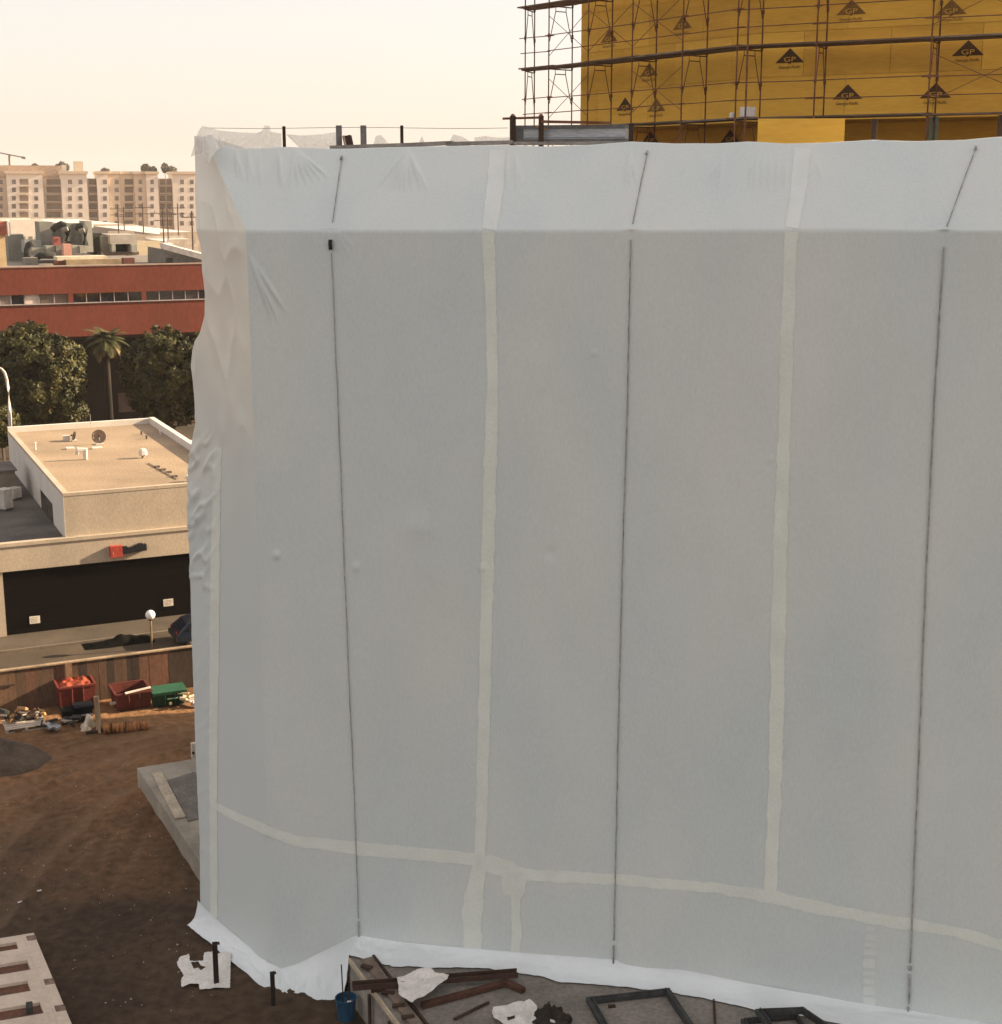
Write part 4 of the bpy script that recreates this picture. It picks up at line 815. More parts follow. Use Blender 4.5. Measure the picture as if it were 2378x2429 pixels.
# ------------------------------------------------------------------ plant on the red building's roof and the blocks behind it
def ubox(px0, px1, pt, pb, Y, depth, name, m, parent, bottom=None):
    """box aligned with the street grid whose front spans the given photo columns and rows at distance Y"""
    a = D(px0, pb, Y); nn = -V; b = onp(px1, pb, a, nn); t_ = onp(px0, pt, a, nn); w_ = (b-a).dot(U); zb_ = a.z if bottom is None else bottom
    return MB().obox(Vector((a.x, a.y, zb_)), U*w_, V*depth, Z*(t_.z-zb_)).build(name, m, parent)
M_PG = mat('plant_grey', (.21, .20, .165), var=.2, scale=.8); M_PL = mat('plant_light', (.33, .32, .27), var=.15, scale=.8); M_PD = mat('plant_dark', (.035, .035, .03), var=.3); M_SALM = mat('salmon_paint', (.52, .27, .2), var=.1)
zRf = zT-.5
def plant(label, px, Y, items, name='roof_plant', cat='roof plant'):
    b = D(px, 620, Y); t = thing(name, label, cat, (b.x, b.y, zRf)); 
    for (x0, x1, yt, yb, dY, dp, nm, m) in items: ubox(x0, x1, yt, yb, Y+dY, dp, nm, m, t)
    return t
plant('tan pillar with a red top at the left border on the red roof', 8, 124.5, [(-30, 17, 558, 634, 0, 2, 'pillar', mat('tan_pillar', (.5, .36, .2), var=.1)), (-30, 19, 526, 557.5, -.1, 2.2, 'red_cap', mat('red_cap', (.42, .14, .09))), (19.5, 23, 524, 560, -.1, 2, 'white_trim', mat('white_trim', (.62, .54, .48)))])
t = plant('big grey-green duct block with dark pipes on the red roof', 150, 138, [(22, 60, 556, 622, 4, 3, 'low_wall', M_PG), (60, 100, 570, 600, 1, 2.5, 'duct', M_PL), (98, 128, 526, 604, 2, 3, 'tower', M_PG), (126, 150, 530, 600, 3, 3, 'tower', M_PG), (150, 172, 532, 568, 2, 3, 'tower', M_PG),
      (170, 204, 530, 600, 2.5, 3, 'tower', M_PG), (205, 222, 524, 598, 1, 3, 'side_duct', M_PL), (76, 108, 588, 606, -.5, 2, 'case', M_PL), (110, 132, 583, 604, -.4, 2, 'case', M_PL), (172, 188, 582, 600, -.3, 2, 'case', M_PL), (190, 206, 583, 600, -.3, 2, 'case', M_PL), (134, 150, 582, 606, -.3, 2, 'case', M_PG), (60, 92, 612, 632, -4, 2, 'case', M_PG)])
for pts in ([(124, 545), (132, 538), (146, 531), (156, 534), (160, 548), (161, 572)], [(184, 546), (188, 536), (196, 534), (202, 542), (203, 582)], [(64, 628), (64, 592), (68, 580), (78, 576)], [(84, 628), (86, 612), (96, 606), (132, 606)]):
    MB().tube([D(x, y, 137.2) for x, y in pts], .3, 8).build('pipe', M_PD, t, smooth=True)
for i, (x, y) in enumerate([(155, 545), (194, 548)]): MB().tube([D(x-6, y, 136.5), D(x+6, y-3, 136.5)], .2, 8).build('fan_stub', M_PG, t)
plant('salmon painted equipment box standing before the duct block', 161, 134, [(152, 171, 579, 606, 0, 1.2, 'case', M_SALM), (128, 145, 562, 582, 2, 1.2, 'upper_case', mat('dull_red', (.3, .1, .08)))])
plant('grey penthouse with open louvre bay right of the duct block', 285, 140, [(222, 244, 553, 604, 1.5, 4, 'side', M_PD), (243, 262, 560, 600, .8, 4, 'shaft', M_PG), (262, 326, 557, 579, 0, 5, 'upper', mat('beige_block', (.36, .32, .27), var=.1)), (266, 275, 579, 598, 0, 4, 'leg', M_PL), (313, 326, 579, 598, 0, 4, 'leg', M_PL), (275, 313, 580, 598, 2, 2, 'void', M_PD), (240, 330, 598, 606, -.3, 5, 'plinth', mat('brown_plinth', (.12, .09, .07)))])
plant('long low tan skylight kerb lying on the red roof', 215, 130, [(136, 255, 609, 618, 0, 2, 'cream_top', mat('cream_top', (.55, .48, .36))), (158, 296, 616, 628, -.6, 1, 'tan_side', mat('tan_side', (.3, .22, .13))), (130, 158, 619, 629, -.6, 1, 'dark_end', mat('dark_end', (.1, .03, .02))), (294, 320, 612, 626, 0, 1, 'dark_end', mat('dark_end2', (.12, .04, .03)))], 'skylight_kerb', 'skylight')
plant('dark round fan drum on the red roof by the grey shed', 405, 131, [(400, 411, 612, 624, 0, 1, 'drum', M_PD)], 'fan_drum', 'fan')
# far street blocks
def block(label, px0, px1, pt, Y, depth, m, roofm, name='warehouse', extra=None, parap=.4):
    a = D(px0, pt, Y); t = thing(name, label, 'building', (a.x, a.y, 0)); b = onp(px1, pt, a, n_); w_ = (b-a).dot(U)
    MB().obox(Vector((a.x, a.y, 0)), U*w_, V*depth, Z*(a.z-.05)).build('wall', m, t); MB().obox(Vector((a.x, a.y, a.z-.049))+U*.2+V*.2, U*(w_-.4), V*(depth-.4), Z*.06).build('roof', roofm, t)
    for o_, d1, d2 in ((Vector((0, 0, 0)), U*w_, V*.3), (V*(depth-.3), U*w_, V*.3)): MB().obox(Vector((a.x, a.y, a.z-.05))+o_, d1, d2, Z*parap).build('parapet', m, t)
    if extra: extra(t, a, w_)
    return t
M_RW = mat('white_roof', (.62, .56, .49), var=.1, scale=.2); M_RG = mat('grey_roof', (.3, .26, .22), var=.2, scale=.2); M_WW = mat('white_wall', (.68, .60, .50), var=.06); M_WT = mat('tan_wall', (.36, .3, .23), var=.1)
def doors(t, a, w_):
    for k in range(4): MB().obox(Vector((a.x, a.y, a.z-5))+U*(w_*(.12+.22*k))-V*.05, U*(w_*.1), V*.06, Z*3).build('door', M_PG, t)
block('long white low building left of the duct block', 24, 101, 527, 215, 12, M_WW, M_RW, extra=doors)
block('wide pale-roofed warehouse in front of the apartments', 232, 372, 541, 300, 95, mat('greyish_wall', (.4, .34, .28)), M_RW, extra=doors)
block('grey-roofed warehouse left behind the ducts', 60, 240, 536, 330, 90, M_WT, M_RG, extra=doors)
block('cream walled block with flat roof right of the grey penthouse', 322, 382, 579, 165, 14, mat('cream_wall', (.62, .5, .33), var=.06), M_RG, extra=doors)
block('dim brown roofed shed among the utility poles', 318, 385, 562, 215, 20, M_WT, mat('brown_roof', (.2, .14, .1)), extra=doors)
block('pale low block behind the utility poles on the right', 380, 500, 556, 240, 60, M_WT, M_RW, extra=doors)
block('low white roofed block close to the plastic wrap edge', 398, 500, 574, 190, 14, mat('grey_shop', (.42, .36, .3)), M_RW, extra=doors)
# grey shed with white sloping roof edge
a = D(388, 626, 133); t = thing('grey_shed', 'grey rooftop shed with white sloping roof edge beside the wrap', 'shed', a)
q = [D(384, 590, 134), D(384, 628, 134), D(486, 628, 131), D(486, 610, 131)]
m_ = MB(); m_.add([p for p in q]+[p+V*6 for p in q], [(0, 1, 2, 3), (4, 7, 6, 5), (0, 3, 7, 4), (0, 4, 5, 1), (1, 5, 6, 2), (2, 6, 7, 3)]); m_.build('wall', mat('shed_grey', (.17, .155, .13), var=.15), t)
MB().bar(D(392, 584, 133), D(492, 611, 130.8), .5, .5).build('roof_edge', mat('shed_white', (.66, .58, .5)), t); ubox(391, 412, 577, 588, 136, 2, 'vent_box', M_WW, t)
# bush on roof line
# ------------------------------------------------------------------ utility poles
M_POLE = mat('pole_wood', (.075, .05, .038), var=.3)
for k, (px, yt, yb, Y, arm) in enumerate([(279, 484, 556, 230, 1), (293, 490, 556, 255, 1), (338, 481, 560, 225, 1), (386, 492, 574, 190, 1), (397, 496, 574, 200, 0), (421, 482, 545, 235, 1), (455, 500, 592, 170, 0)]):
    b, t_ = D(px, yb, Y), D(px, yt, Y); lab = ['first utility pole from the left, before the apartments', 'second utility pole from the left, close to the first', 'utility pole standing alone right of the grey penthouse', 'left one of two close utility poles over the brown shed', 'right one of two close utility poles over the brown shed', 'short far utility pole right of the close pair', 'utility pole nearest the plastic wrap edge'][k]
    t = thing('utility_pole', lab, 'pole', (b.x, b.y, 0), 'utility poles in the far streets')
    MB().tube([Vector((b.x, b.y, 0)), t_], [.13, .09], 6).build('shaft', M_POLE, t)
    for j in range(2 if arm else 1): c = Vector((t_.x, t_.y, t_.z-.7-.9*j)); MB().bar(c-U*1.2, c+U*1.2, .1, .1).build('crossarm', M_POLE, t)
    for s in (-1.0, 1.0): MB().lathe(Vector((t_.x, t_.y, t_.z-.62))+U*s, [(.07, 0), (.1, .1), (.04, .22)], 6).build('insulator', M_GREYST, t)

# ------------------------------------------------------------------ apartment block in the distance
AY = 520.0; A0 = D(200, 500, AY); A0 = Vector((A0.x, A0.y, 0)); AU, AV = az(72), az(-18)
AP = thing('apartment_block', 'long pale five storey apartment block on the horizon', 'building', A0)
def ap(px, py, v=0.0): p = onp(px, py, A0+AV*v, -AV); return (p-A0).dot(AU), p.z
M_AW = mat('apt_white', (.74, .66, .55), var=.05, scale=.05); M_AT = mat('apt_tan', (.6, .48, .35), var=.06, scale=.05); M_AC = mat('apt_cream', (.62, .51, .37), var=.06, scale=.05); M_AR = mat('apt_recess', (.5, .41, .32), var=.06, scale=.05); M_AD = mat('apt_opening', (.17, .12, .09), var=.3, scale=.1); M_AG = glass('apt_glass', (.15, .12, .1))
rows_y = [431, 450, 470, 489, 509, 529]
mods = [(-160, -60, 'w', 0, [(-140, 9), (-100, 9), (-75, 9)]), (-60, 18, 'r', 4, [(2, 8), (-15, 8), (-40, 8)]), (18, 104, 'w', 0, [(33, 9), (57, 20), (86, 9)]), (104, 147, 'r', 3, [(119, 16), (136, 16)]), (147, 209, 'w', 0, [(166, 9), (191, 9)]), (209, 232, 'r', 3, [(221, 20)]), (232, 259, 'w', 0, [(249, 9)]), (259, 286, 't', 1, [(277, 9)]),
        (286, 320, 'c', 2, [(306, 20)]), (320, 349, 't', 1, [(333, 8)]), (349, 377, 'w', 0, [(361, 8)]), (377, 411, 'r', 3, [(386, 13), (402, 13)]), (411, 470, 'w', 0, [(432, 9), (455, 9)]), (470, 560, 't', 2, [(490, 12), (520, 9)]), (560, 700, 'w', 0, [(590, 9), (640, 9)])]
AM = {'w': M_AW, 't': M_AT, 'c': M_AC, 'r': M_AR}
zAt = ap(200, 412)[1]
for a, b, k, v, wins in mods:
    u0, u1 = ap(a, 470, v)[0], ap(b, 470, v)[0]; blk = MB().obox(A0+AU*u0+AV*v, AU*(u1-u0-.02), AV*14, Z*(zAt-(1.5 if k == 'r' else 0))).build('wall_block', AM[k], AP)
    if k != 'r': MB().obox(A0+AU*(u0-.4)+AV*(v-.7)+Z*zAt, AU*(u1-u0+.8), AV*15, Z*.9).build('cornice', M_AC, blk)
    for cx, wd in wins:
        for ry in rows_y:
            uc, zc = ap(cx, ry, v); hw = wd*AY/3560/2; hh = .75 if wd < 10 else .95
            if wd < 10: MB().obox(A0+AU*(uc-hw)+AV*(v-.05)+Z*(zc-hh), AU*2*hw, AV*.2, Z*2*hh).build('window', M_AG, blk)
            else:
                w_ = MB().obox(A0+AU*(uc-hw)+AV*(v-.05)+Z*(zc-hh), AU*2*hw, AV*.3, Z*2*hh).build('balcony', M_AD, blk)
                MB().obox(A0+AU*(uc-hw-.2)+AV*(v-1.1)+Z*(zc-hh-.35), AU*(2*hw+.4), AV*1.04, Z*.25).build('balcony_slab', AM[k], blk)
up0, up1 = ap(-160, 400, 14)[0], ap(152, 400, 14)[0]; MB().obox(A0+AU*up0+AV*14.5, AU*(up1-up0), AV*12, Z*(ap(100, 392, 14)[1])).build('rear_roof', mat('apt_roof', (.4, .28, .2)), AP)
t0, t1 = ap(176, 390, 6)[0], ap(197, 390, 6)[0]; MB().obox(A0+AU*t0+AV*6+Z*zAt, AU*(t1-t0), AV*6, Z*(ap(180, 382, 6)[1]-zAt)).build('stair_tower', M_AC, AP)
t0, t1 = ap(147, 390, 8)[0], ap(157, 390, 8)[0]; MB().obox(A0+AU*t0+AV*8+Z*zAt, AU*(t1-t0), AV*4, Z*(ap(150, 391, 8)[1]-zAt)).build('roof_hut', M_AW, AP)
# tower crane far off
p = D(22, 400, 640); t = thing('tower_crane', 'faint tower crane jib above the apartments at the left', 'crane', (p.x, p.y, 0))
q = D(22, 366, 640); MB().bar((p.x, p.y, 0), q, .8, .8, up=(0, 1, 0)).build('mast', M_PG, t); a, b = D(-6, 361, 640), D(60, 374, 640); MB().bar(a, b, .5, .5).build('jib', M_PG, t); MB().bar(D(52, 373, 640), D(61, 375, 640), .8, 1.0).build('counterweight', M_PG, t)

# ------------------------------------------------------------------ trees
def foliage(center, radii, n, leaf, m, name, parent, seed, clumps=520, shell=.62, droop=0.0, flat=1.0):
    r = np.random.default_rng(seed); cc = r.normal(size=(clumps, 3)); cc /= np.linalg.norm(cc, axis=1)[:, None]; rad = shell+(1-shell)*r.random(clumps)**.6; cc *= rad[:, None]
    bump_ = 1+.10*np.sin(cc[:, 0]*5+seed)*np.cos(cc[:, 2]*4+seed); cc *= bump_[:, None]
    k = r.integers(0, clumps, n); off = r.normal(size=(n, 3)); off *= (.085*r.random(n)**.4/np.linalg.norm(off, axis=1)*1.3)[:, None]
    P_ = (cc[k]+off)*np.array(radii)[None]+np.array(center)[None]
    nrm = norml(P_-np.array(center)[None]+r.normal(size=(n, 3))*np.array(radii).mean()*.55); a_ = norml(np.cross(nrm, r.normal(size=(n, 3)))); b_ = np.cross(nrm, a_)
    sz = leaf*(.6+.8*r.random(n))[:, None]
    Q = np.stack([P_-a_*sz*.5, P_-b_*sz*.32+a_*sz*.1, P_+a_*sz*.75-np.array([[0, 0, droop]])*sz, P_+b_*sz*.32+a_*sz*.1], 1)
    me = bpy.data.meshes.new(name); o0 = np.array(wloc(parent)); Vv = (Q.reshape(-1, 3)-o0).astype(np.float32); me.vertices.add(len(Vv)); me.vertices.foreach_set('co', Vv.ravel())
    me.loops.add(4*n); me.loops.foreach_set('vertex_index', np.arange(4*n, dtype=np.int32)); me.polygons.add(n); me.polygons.foreach_set('loop_start', np.arange(n, dtype=np.int32)*4); me.polygons.foreach_set('loop_total', np.full(n, 4, np.int32))
    me.update(calc_edges=True); me.materials.append(m); ob = bpy.data.objects.new(name, me); COL.objects.link(ob); ob.parent = parent; return ob
M_BARK = mat('bark', (.07, .05, .035), var=.3, bump=.02, bscale=10)
M_LEAF = mat('ficus_leaf', (.022, .026, .009), rough=.6, col2=(.10, .086, .02), scale=.9, fine=5, spec=.3, transl=.2); M_LEAFI = mat('ficus_shade', (.006, .008, .004), rough=.9)
def tree(px, py, rx, ry, Y, label, seed, n=9000, name='ficus_tree', m=M_LEAF, leaf=.34, core=True, group='trees before the red building', far=False):
    c = D(px, py, Y); k = Y/3540; R3 = (rx*k, rx*k*.9, ry*k); t = thing(name, label, 'tree', (c.x, c.y, 0), group); rr_ = np.random.default_rng(seed)
    tr = MB(); b = Vector((c.x, c.y, 0)); fork = Vector((c.x, c.y, max(.6, c.z-R3[2]*.75))); r0 = R3[0]*.085
    tr.tube([b, b*.5+fork*.5+Vector((.1, 0, 0)), fork], [r0*1.3, r0, r0*.9], 8)
    for j in range(6):
        a_ = j*1.05+seed; e = c+Vector((math.cos(a_)*R3[0]*.6, math.sin(a_)*R3[1]*.6, R3[2]*(.1+.35*random.random()))); tr.tube([fork, (fork+e)/2+Vector((0, 0, .2)), e], [r0*.55, r0*.35, r0*.12], 6)
    tr.build('trunk', M_BARK, t, smooth=True)
    cr = foliage(c, R3, n, leaf, m, 'crown', t, seed)
    return t
tree(88, 888, 122, 116, 100, 'big round dense green tree at the left before the red building', 3, 26000, leaf=.25)
tree(392, 900, 104, 118, 103, 'dense green tree standing next to the plastic wrap edge', 5, 24000, leaf=.25)
tree(2, 1010, 44, 52, 92, 'small bushy tree top at the left border behind the cream building', 8, 8000, leaf=.2)
for k, (px, rx, py) in enumerate([(-110, 120, 890), (540, 130, 890)]): tree(px, py, rx, 120, 104, ['dense green tree outside the left of the red building recess', 'dense green tree hidden behind the wrapped building'][k], 20+k, 5000)
tree(150, 975, 60, 30, 106, 'low dark hedge bush under the big round tree', 31, 3500, name='hedge_bush', leaf=.3)
tree(322, 598, 26, 20, 168, 'small yellowish bush by the cream walled block', 33, 1500, name='rooftop_bush', m=mat('yellow_leaf', (.13, .11, .03), col2=(.22, .17, .05), scale=1, transl=.2), leaf=.35)
M_FAR = mat('far_leaf', (.14, .125, .085), rough=.8, var=.3, transl=.2)
for k, (px, py, rx, ry) in enumerate([(148, 397, 15, 12), (250, 406, 10, 6), (346, 400, 10, 11), (364, 404, 8, 8), (391, 398, 7, 11), (406, 403, 13, 8), (84, 396, 9, 6)]):
    tree(px, py, rx, ry, 575, ['rounded treetop behind the apartment roof left of the stair tower', 'low treetop behind the apartment roof in the middle', 'dark treetop above the right part of the apartments', 'small treetop next to the dark one above the apartments', 'narrow upright treetop above the right end of the apartments', 'wide low treetop at the right end above the apartments', 'tiny treetop above the rear roof of the apartments'][k], 40+k, 700, 'distant_tree', M_FAR, .9, group='treetops above the apartments')
# palm
c = D(250, 806, 112); t = thing('palm_tree', 'short shaggy palm between the two round trees', 'tree', (c.x, c.y, 0))
MB().tube([Vector((c.x, c.y, 0)), c-Z*1.2, c], [.3, .24, .3], 10).build('trunk', mat('palm_bark', (.02, .014, .008), var=.3, bump=.03, bscale=12), t, smooth=True)
M_PALM = mat('palm_leaf', (.035, .04, .014), col2=(.10, .088, .028), scale=1.2, transl=.2); M_PALMD = mat('palm_dry', (.17, .12, .05), var=.3)
for j in range(44):
    a_ = j*2.4; el_ = 1.15-1.9*(j/44); L_ = random.uniform(1.5, 1.95); mb = MB(); side_ = Vector((-math.sin(a_), math.cos(a_), 0)); dirh = Vector((math.cos(a_), math.sin(a_), 0))
    spine = []; q_ = Vector(c); ang = el_
    for i in range(8): spine.append(Vector(q_)); q_ = q_+(dirh*math.cos(ang)+Z*math.sin(ang))*(L_/7); ang -= .17
    for i in range(7):
        for k in range(4):
            s = (i+k/4)/7; p = spine[i]*(1-k/4)+spine[i+1]*(k/4); wl3 = .5*math.sin(math.pi*min(1, s*.8+.16)); dd = (spine[i+1]-spine[i]).normalized()
            for sg_ in (-1, 1): q = p+side_*sg_*wl3+dd*.22-Z*.25*wl3; mb.add([p-dd*.05, p+dd*.05, q], [(0, 1, 2)])
    mb.tube(spine, [.035-.004*i for i in range(8)], 4); mb.build('frond', M_PALMD if j >= 34 else M_PALM, t)
# cobra-head street lamp at the left border
b = D(23, 990, 88); t = thing('street_lamp', 'pale curved street lamp pole at the left border before the round tree', 'street lamp', (b.x, b.y, 0))
pl = [Vector((b.x, b.y, 0)), b]+[D(x, y, 88) for x, y in ((22, 960), (19, 920), (16, 900), (11, 884), (4, 875), (-4, 872), (-14, 871))]
MB().tube(pl, [.13]*2+[.09]*4+[.07]*3, 8).build('pole', mat('pale_pole', (.5, .45, .4), var=.1), t, smooth=True); MB().tube([pl[-2], pl[-1]-U*.5-Z*.05], [.14, .1], 8).build('lamp_head', mat('lamp_head', (.55, .5, .45)), t)
# ------------------------------------------------------------------ rubbish and skips by the fence
RZ = math.radians(25)
def gz(px, py, z=0.0): return G(px, py, z)
def skip(px, py, wpx, hpx, dep, label, cat, m, mi, name, lid=None, taper=.05, grp=None):
    """open-topped steel skip: four sloping sides, floor, rim and foot rails; (px,py) is its near left foot"""
    a = gz(px, py); k = a.length/F*1.02; w_ = wpx*k/.93; h_ = hpx*k; t = thing(name, label, cat, a, grp); th = .05
    def c(u, v, z): return a+U*u+V*v+Z*z
    lo = [(0, taper*.4), (w_, taper*.4), (w_, dep-taper*.4), (0, dep-taper*.4)]; hi = [(-taper, -taper), (w_+taper, -taper), (w_+taper, dep+taper), (-taper, dep+taper)]
    ci = lambda L, s: [(x+(w_/2-x)*s, y+(dep/2-y)*s) for x, y in L]
    for i in range(4):
        j = (i+1) % 4; li, hi2 = ci(lo, .07), ci(hi, .07)
        MB().hexa([c(*lo[i], .1), c(*lo[j], .1), c(*li[j], .1), c(*li[i], .1), c(*hi[i], h_), c(*hi[j], h_), c(*hi2[j], h_), c(*hi2[i], h_)]).build('side', m, t)
    MB().obox(c(.02, taper*.4, .08), U*(w_-.04), V*(dep-taper*.8), Z*.06).build('floor', mi, t)
    for (i, j) in ((0, 1), (1, 2), (2, 3), (3, 0)): MB().bar(c(*hi[i], h_+.02), c(*hi[j], h_+.02), .09, .07).build('rim', m, t)
    for s in (.12, .88): MB().obox(c(w_*s-.06, 0, 0), U*.12, V*dep, Z*.1).build('foot_rail', mi, t)
    for s in (.33, .66): MB().bar(c(w_*s, taper*.4-.02, .12), c(w_*s, -taper-.02, h_-.04), .07, .05, up=(0, 1, 0)).build('rib', m, t)
    return t, c, w_, h_
M_RDUMP = mat('redbrown_paint', (.11, .026, .017), rough=.7, var=.25, scale=1.5, fine=8); M_RDUMP2 = mat('redbrown_inner', (.055, .015, .01), rough=.8, var=.3)
M_GDUMP = mat('green_paint', (.006, .038, .018), rough=.6, var=.25, scale=1.5); M_GLID = mat('green_lid', (.022, .085, .042), rough=.55, var=.15)
t, c, w_, h_ = skip(280, 1692, 72, 44, 1.3, 'open red-brown steel skip with a white bar across it', 'skip', M_RDUMP, M_RDUMP2, 'open_skip')
MB().bar(c(.3, -.1, h_+.08), c(w_+.05, .1, h_+.12), .07, .06).build('white_bar', mat('white_bar', (.62, .55, .46)), t)
t, c, w_, h_ = skip(368, 1684, 66, 36, .55, 'dark green lidded dumpster beside the red-brown skip', 'dumpster', M_GDUMP, M_PD, 'green_dumpster', taper=.06)
m_ = MB(); m_.hexa([c(-.1, -.12, h_+.06), c(w_+.1, -.12, h_+.06), c(w_+.1, .66, h_+.13), c(-.1, .66, h_+.13), c(-.1, -.12, h_+.12), c(w_+.1, -.12, h_+.12), c(w_+.1, .66, h_+.18), c(-.1, .66, h_+.18)]); m_.build('lid', M_GLID, t, bevel=.02)
m_ = MB(); m_.add([c(-.06, .0, h_), c(-.06, .6, h_), c(-.06, .6, h_+.12)], [(0, 1, 2)]); m_.add([c(w_+.06, .0, h_), c(w_+.06, .6, h_+.12), c(w_+.06, .6, h_)], [(0, 1, 2)]); m_.build('cheek', M_GDUMP, t)
MB().obox(c(w_*.42, -.085, h_*.62), U*.42, V*.02, Z*.05).build('stencil', mat('pale_green', (.15, .25, .18)), t); p = c(w_*.52, -.05, h_*.3); MB().sphere(p, .07, 10, 8).build('yellow_tag', mat('yellow_tag', (.6, .5, .25)), t)
# stack of red crate and dark bins
t, c, w_, h_ = skip(146, 1694, 72, 62, 1.2, 'red box skip heaped with crumpled orange-red sheeting', 'skip', mat('red_paint', (.14, .024, .015), var=.3, scale=2), M_RDUMP2, 'heaped_skip', taper=.05)
K = np.zeros((14, 26, 3))
for i in range(14):
    for j in range(26):
        s, q = j/25, i/13; K[i, j] = c(.04+s*(w_-.08), .02+q*1.1, h_-.02+.12*math.sin(math.pi*s)**.5*math.sin(math.pi*min(1, q*.8+.1))*(1+2.2*float(fbm(s*7, q*5, 41))))
grid_obj('crumpled_sheeting', K, mat('orange_red_sheet', (.14, .022, .01), rough=.6, col2=(.42, .085, .035), scale=3, bump=.03, bscale=9), t, smooth=False)
bins = [(166, 1712, .44, .5, 'dark plastic bin in front of the heaped red skip, left one', mat('black_bin', (.008, .007, .006), rough=.9, spec=.1)), (198, 1709, .5, .62, 'blue-black plastic bin in front of the heaped red skip', mat('blueblack', (.007, .008, .011), rough=.9, spec=.1))]
for px, py, w2, h2, lab, m in bins:
    p = gz(px, py); t = thing('plastic_bin', lab, 'bin', p, 'bins by the heaped skip')
    m_ = MB(); c8 = [(-.42, -.4), (.42, -.4), (.42, .4), (-.42, .4)]; Rz = Matrix.Rotation(RZ, 3, 'Z')
    m_.hexa([p+Rz@Vector((x*w2*1.6*.85, y*w2*1.6*.85, 0)) for x, y in c8]+[p+Rz@Vector((x*w2*1.6, y*w2*1.6, h2)) for x, y in c8]); m_.build('tub', m, t, bevel=.03)
    MB().box((p.x, p.y, p.z+h2), (w2*1.5, w2*1.45, .06), RZ).build('rim', m, t, bevel=.02)
    MB().bar(p+Rz@Vector((-.3, -w2*.75, h2*.55)), p+Rz@Vector((.3, -w2*.75, h2*.55)), .04, .05).build('handle', M_GALV, t)
# engine-like scrap: dark low drum cluster with glints
def scrap(px, py, n, spread, label, mats, seed, big=.2, name='scrap_heap', zmax=.4, cat='scrap heap'):
    r = random.Random(seed); p = gz(px, py); t = thing(name, label, cat, p)
    for k in range(n):
        q = p+U*r.uniform(-spread, spread)+V*r.uniform(-.25, .35); s = r.uniform(.4, 1)*big; z = r.uniform(.02, zmax); m = r.choice(mats); kind = r.random()
        Rm = Matrix.Rotation(r.uniform(0, 6.3), 3, 'Z')@Matrix.Rotation(r.uniform(-.7, .7), 3, 'X')
        if kind < .55: MB().box((q.x, q.y, z+s*.3), (s*1.6, s, s*.55), M=Rm).build('piece', m, t, bevel=.015)
        elif kind < .8: d_ = Rm@Vector((s*1.5, 0, 0)); MB().tube([Vector((q.x, q.y, z+.06))-d_, Vector((q.x, q.y, z+.1))+d_], s*.22, 8).build('pipe', m, t)
        else: MB().sphere((q.x, q.y, z+s*.25), s*.5, 8, 6, .6).build('bundle', m, t)
    return t
M_TARPD = mat('black_rubber', (.012, .011, .01), rough=.5, var=.4); M_PALEJ = mat('pale_junk', (.5, .42, .34), var=.2); M_ORJ = mat('orange_junk', (.42, .16, .05), var=.3)
scrap(150, 1732, 20, .85, 'dark scrap of hoses and tins lying left of the tan post', [M_TARPD, M_TARPD, M_PD, M_PALEJ, M_GALV], 3, .22)
t = scrap(45, 1722, 22, .8, 'timber and packaging rubbish heaped on a pale pallet', [M_ORJ, M_PALEJ, M_PD, M_BROWNST, mat('card', (.36, .2, .09))], 5, .26, 'rubbish_heap', .55, 'rubbish heap')
scrap(452, 1676, 16, .3, 'pale knotted bundle beside the green dumpster', [M_PALEJ, mat('cream_bundle', (.6, .5, .3))], 8, .24, 'pale_bundle', .6, 'bundle')
scrap(105, 1700, 6, .35, 'yellowish timber offcuts between the rubbish heap and the red skip', [mat('yellow_timber', (.5, .34, .12)), M_PALEJ], 9, .2, 'timber_offcuts', .15, 'timber')
# pallet under the rubbish
p = gz(14, 1742); t = thing('pallet', 'pale wooden pallet under the rubbish heap', 'pallet', p)
for k in range(6): MB().obox(p+U*(.0)+V*(.02+k*.2)+Z*.13, U*1.5, V*.13, Z*.025).build('deck_board', M_PALEJ, t)
for k in range(3): MB().obox(p+U*(.02+k*.7), U*.09, V*1.12, Z*.13).build('stringer', M_PALEJ, t)
for k in range(3): MB().obox(p+V*(.0+k*.5)-Z*.0, U*1.5, V*.1, Z*.02).build('bottom_board', M_PALEJ, t)
# white sack, tan post, ribbed roll
p = gz(205, 1730); t = thing('white_sack', 'white torn sack slumped against the tan post', 'sack', p); K = np.zeros((9, 17, 3))
for i in range(9):
    for j in range(17):
        th, s = 2*math.pi*j/16, i/8; rr_ = .24*(1-.8*s**4)*(1+1.1*float(fbm(math.cos(th)*2+5, math.sin(th)*2+s*3, 51))); K[i, j] = p+Vector((rr_*math.cos(th), rr_*math.sin(th), .42*s*(1+.5*math.cos(th))))
grid_obj('sack_body', K, mat('white_sacking', (.62, .52, .4), var=.15), t); MB().sphere(p+Z*.36+U*.1, .08, 8, 6).build('tied_neck', M_PALEJ, t)
p = gz(236, 1738); t = thing('timber_post', 'rough tan timber post standing before the skips', 'post', p); tp_ = onp(228, 1652, p, -V)
MB().bar(p, tp_, .17, .17, up=(0, 1, 0)).build('shaft', mat('weathered_timber', (.34, .24, .15), var=.3, scale=2, stretch=(3, 3, .5)), t, bevel=.015); MB().bar(p-U*.5+Z*.05, p+U*.15+Z*.07, .14, .12).build('foot', M_BROWNST, t)
a, b = gz(246, 1730, .16), gz(352, 1722, .16); t = thing('ribbed_roll', 'rusty orange ribbed roll lying on the dirt before the red-brown skip', 'roll', gz(300, 1730))
n = 30; pr_ = []
for k in range(n+1): pr_.append((k/n, .17+.035*math.sin(k*2.1)+random.uniform(-.015, .015)))
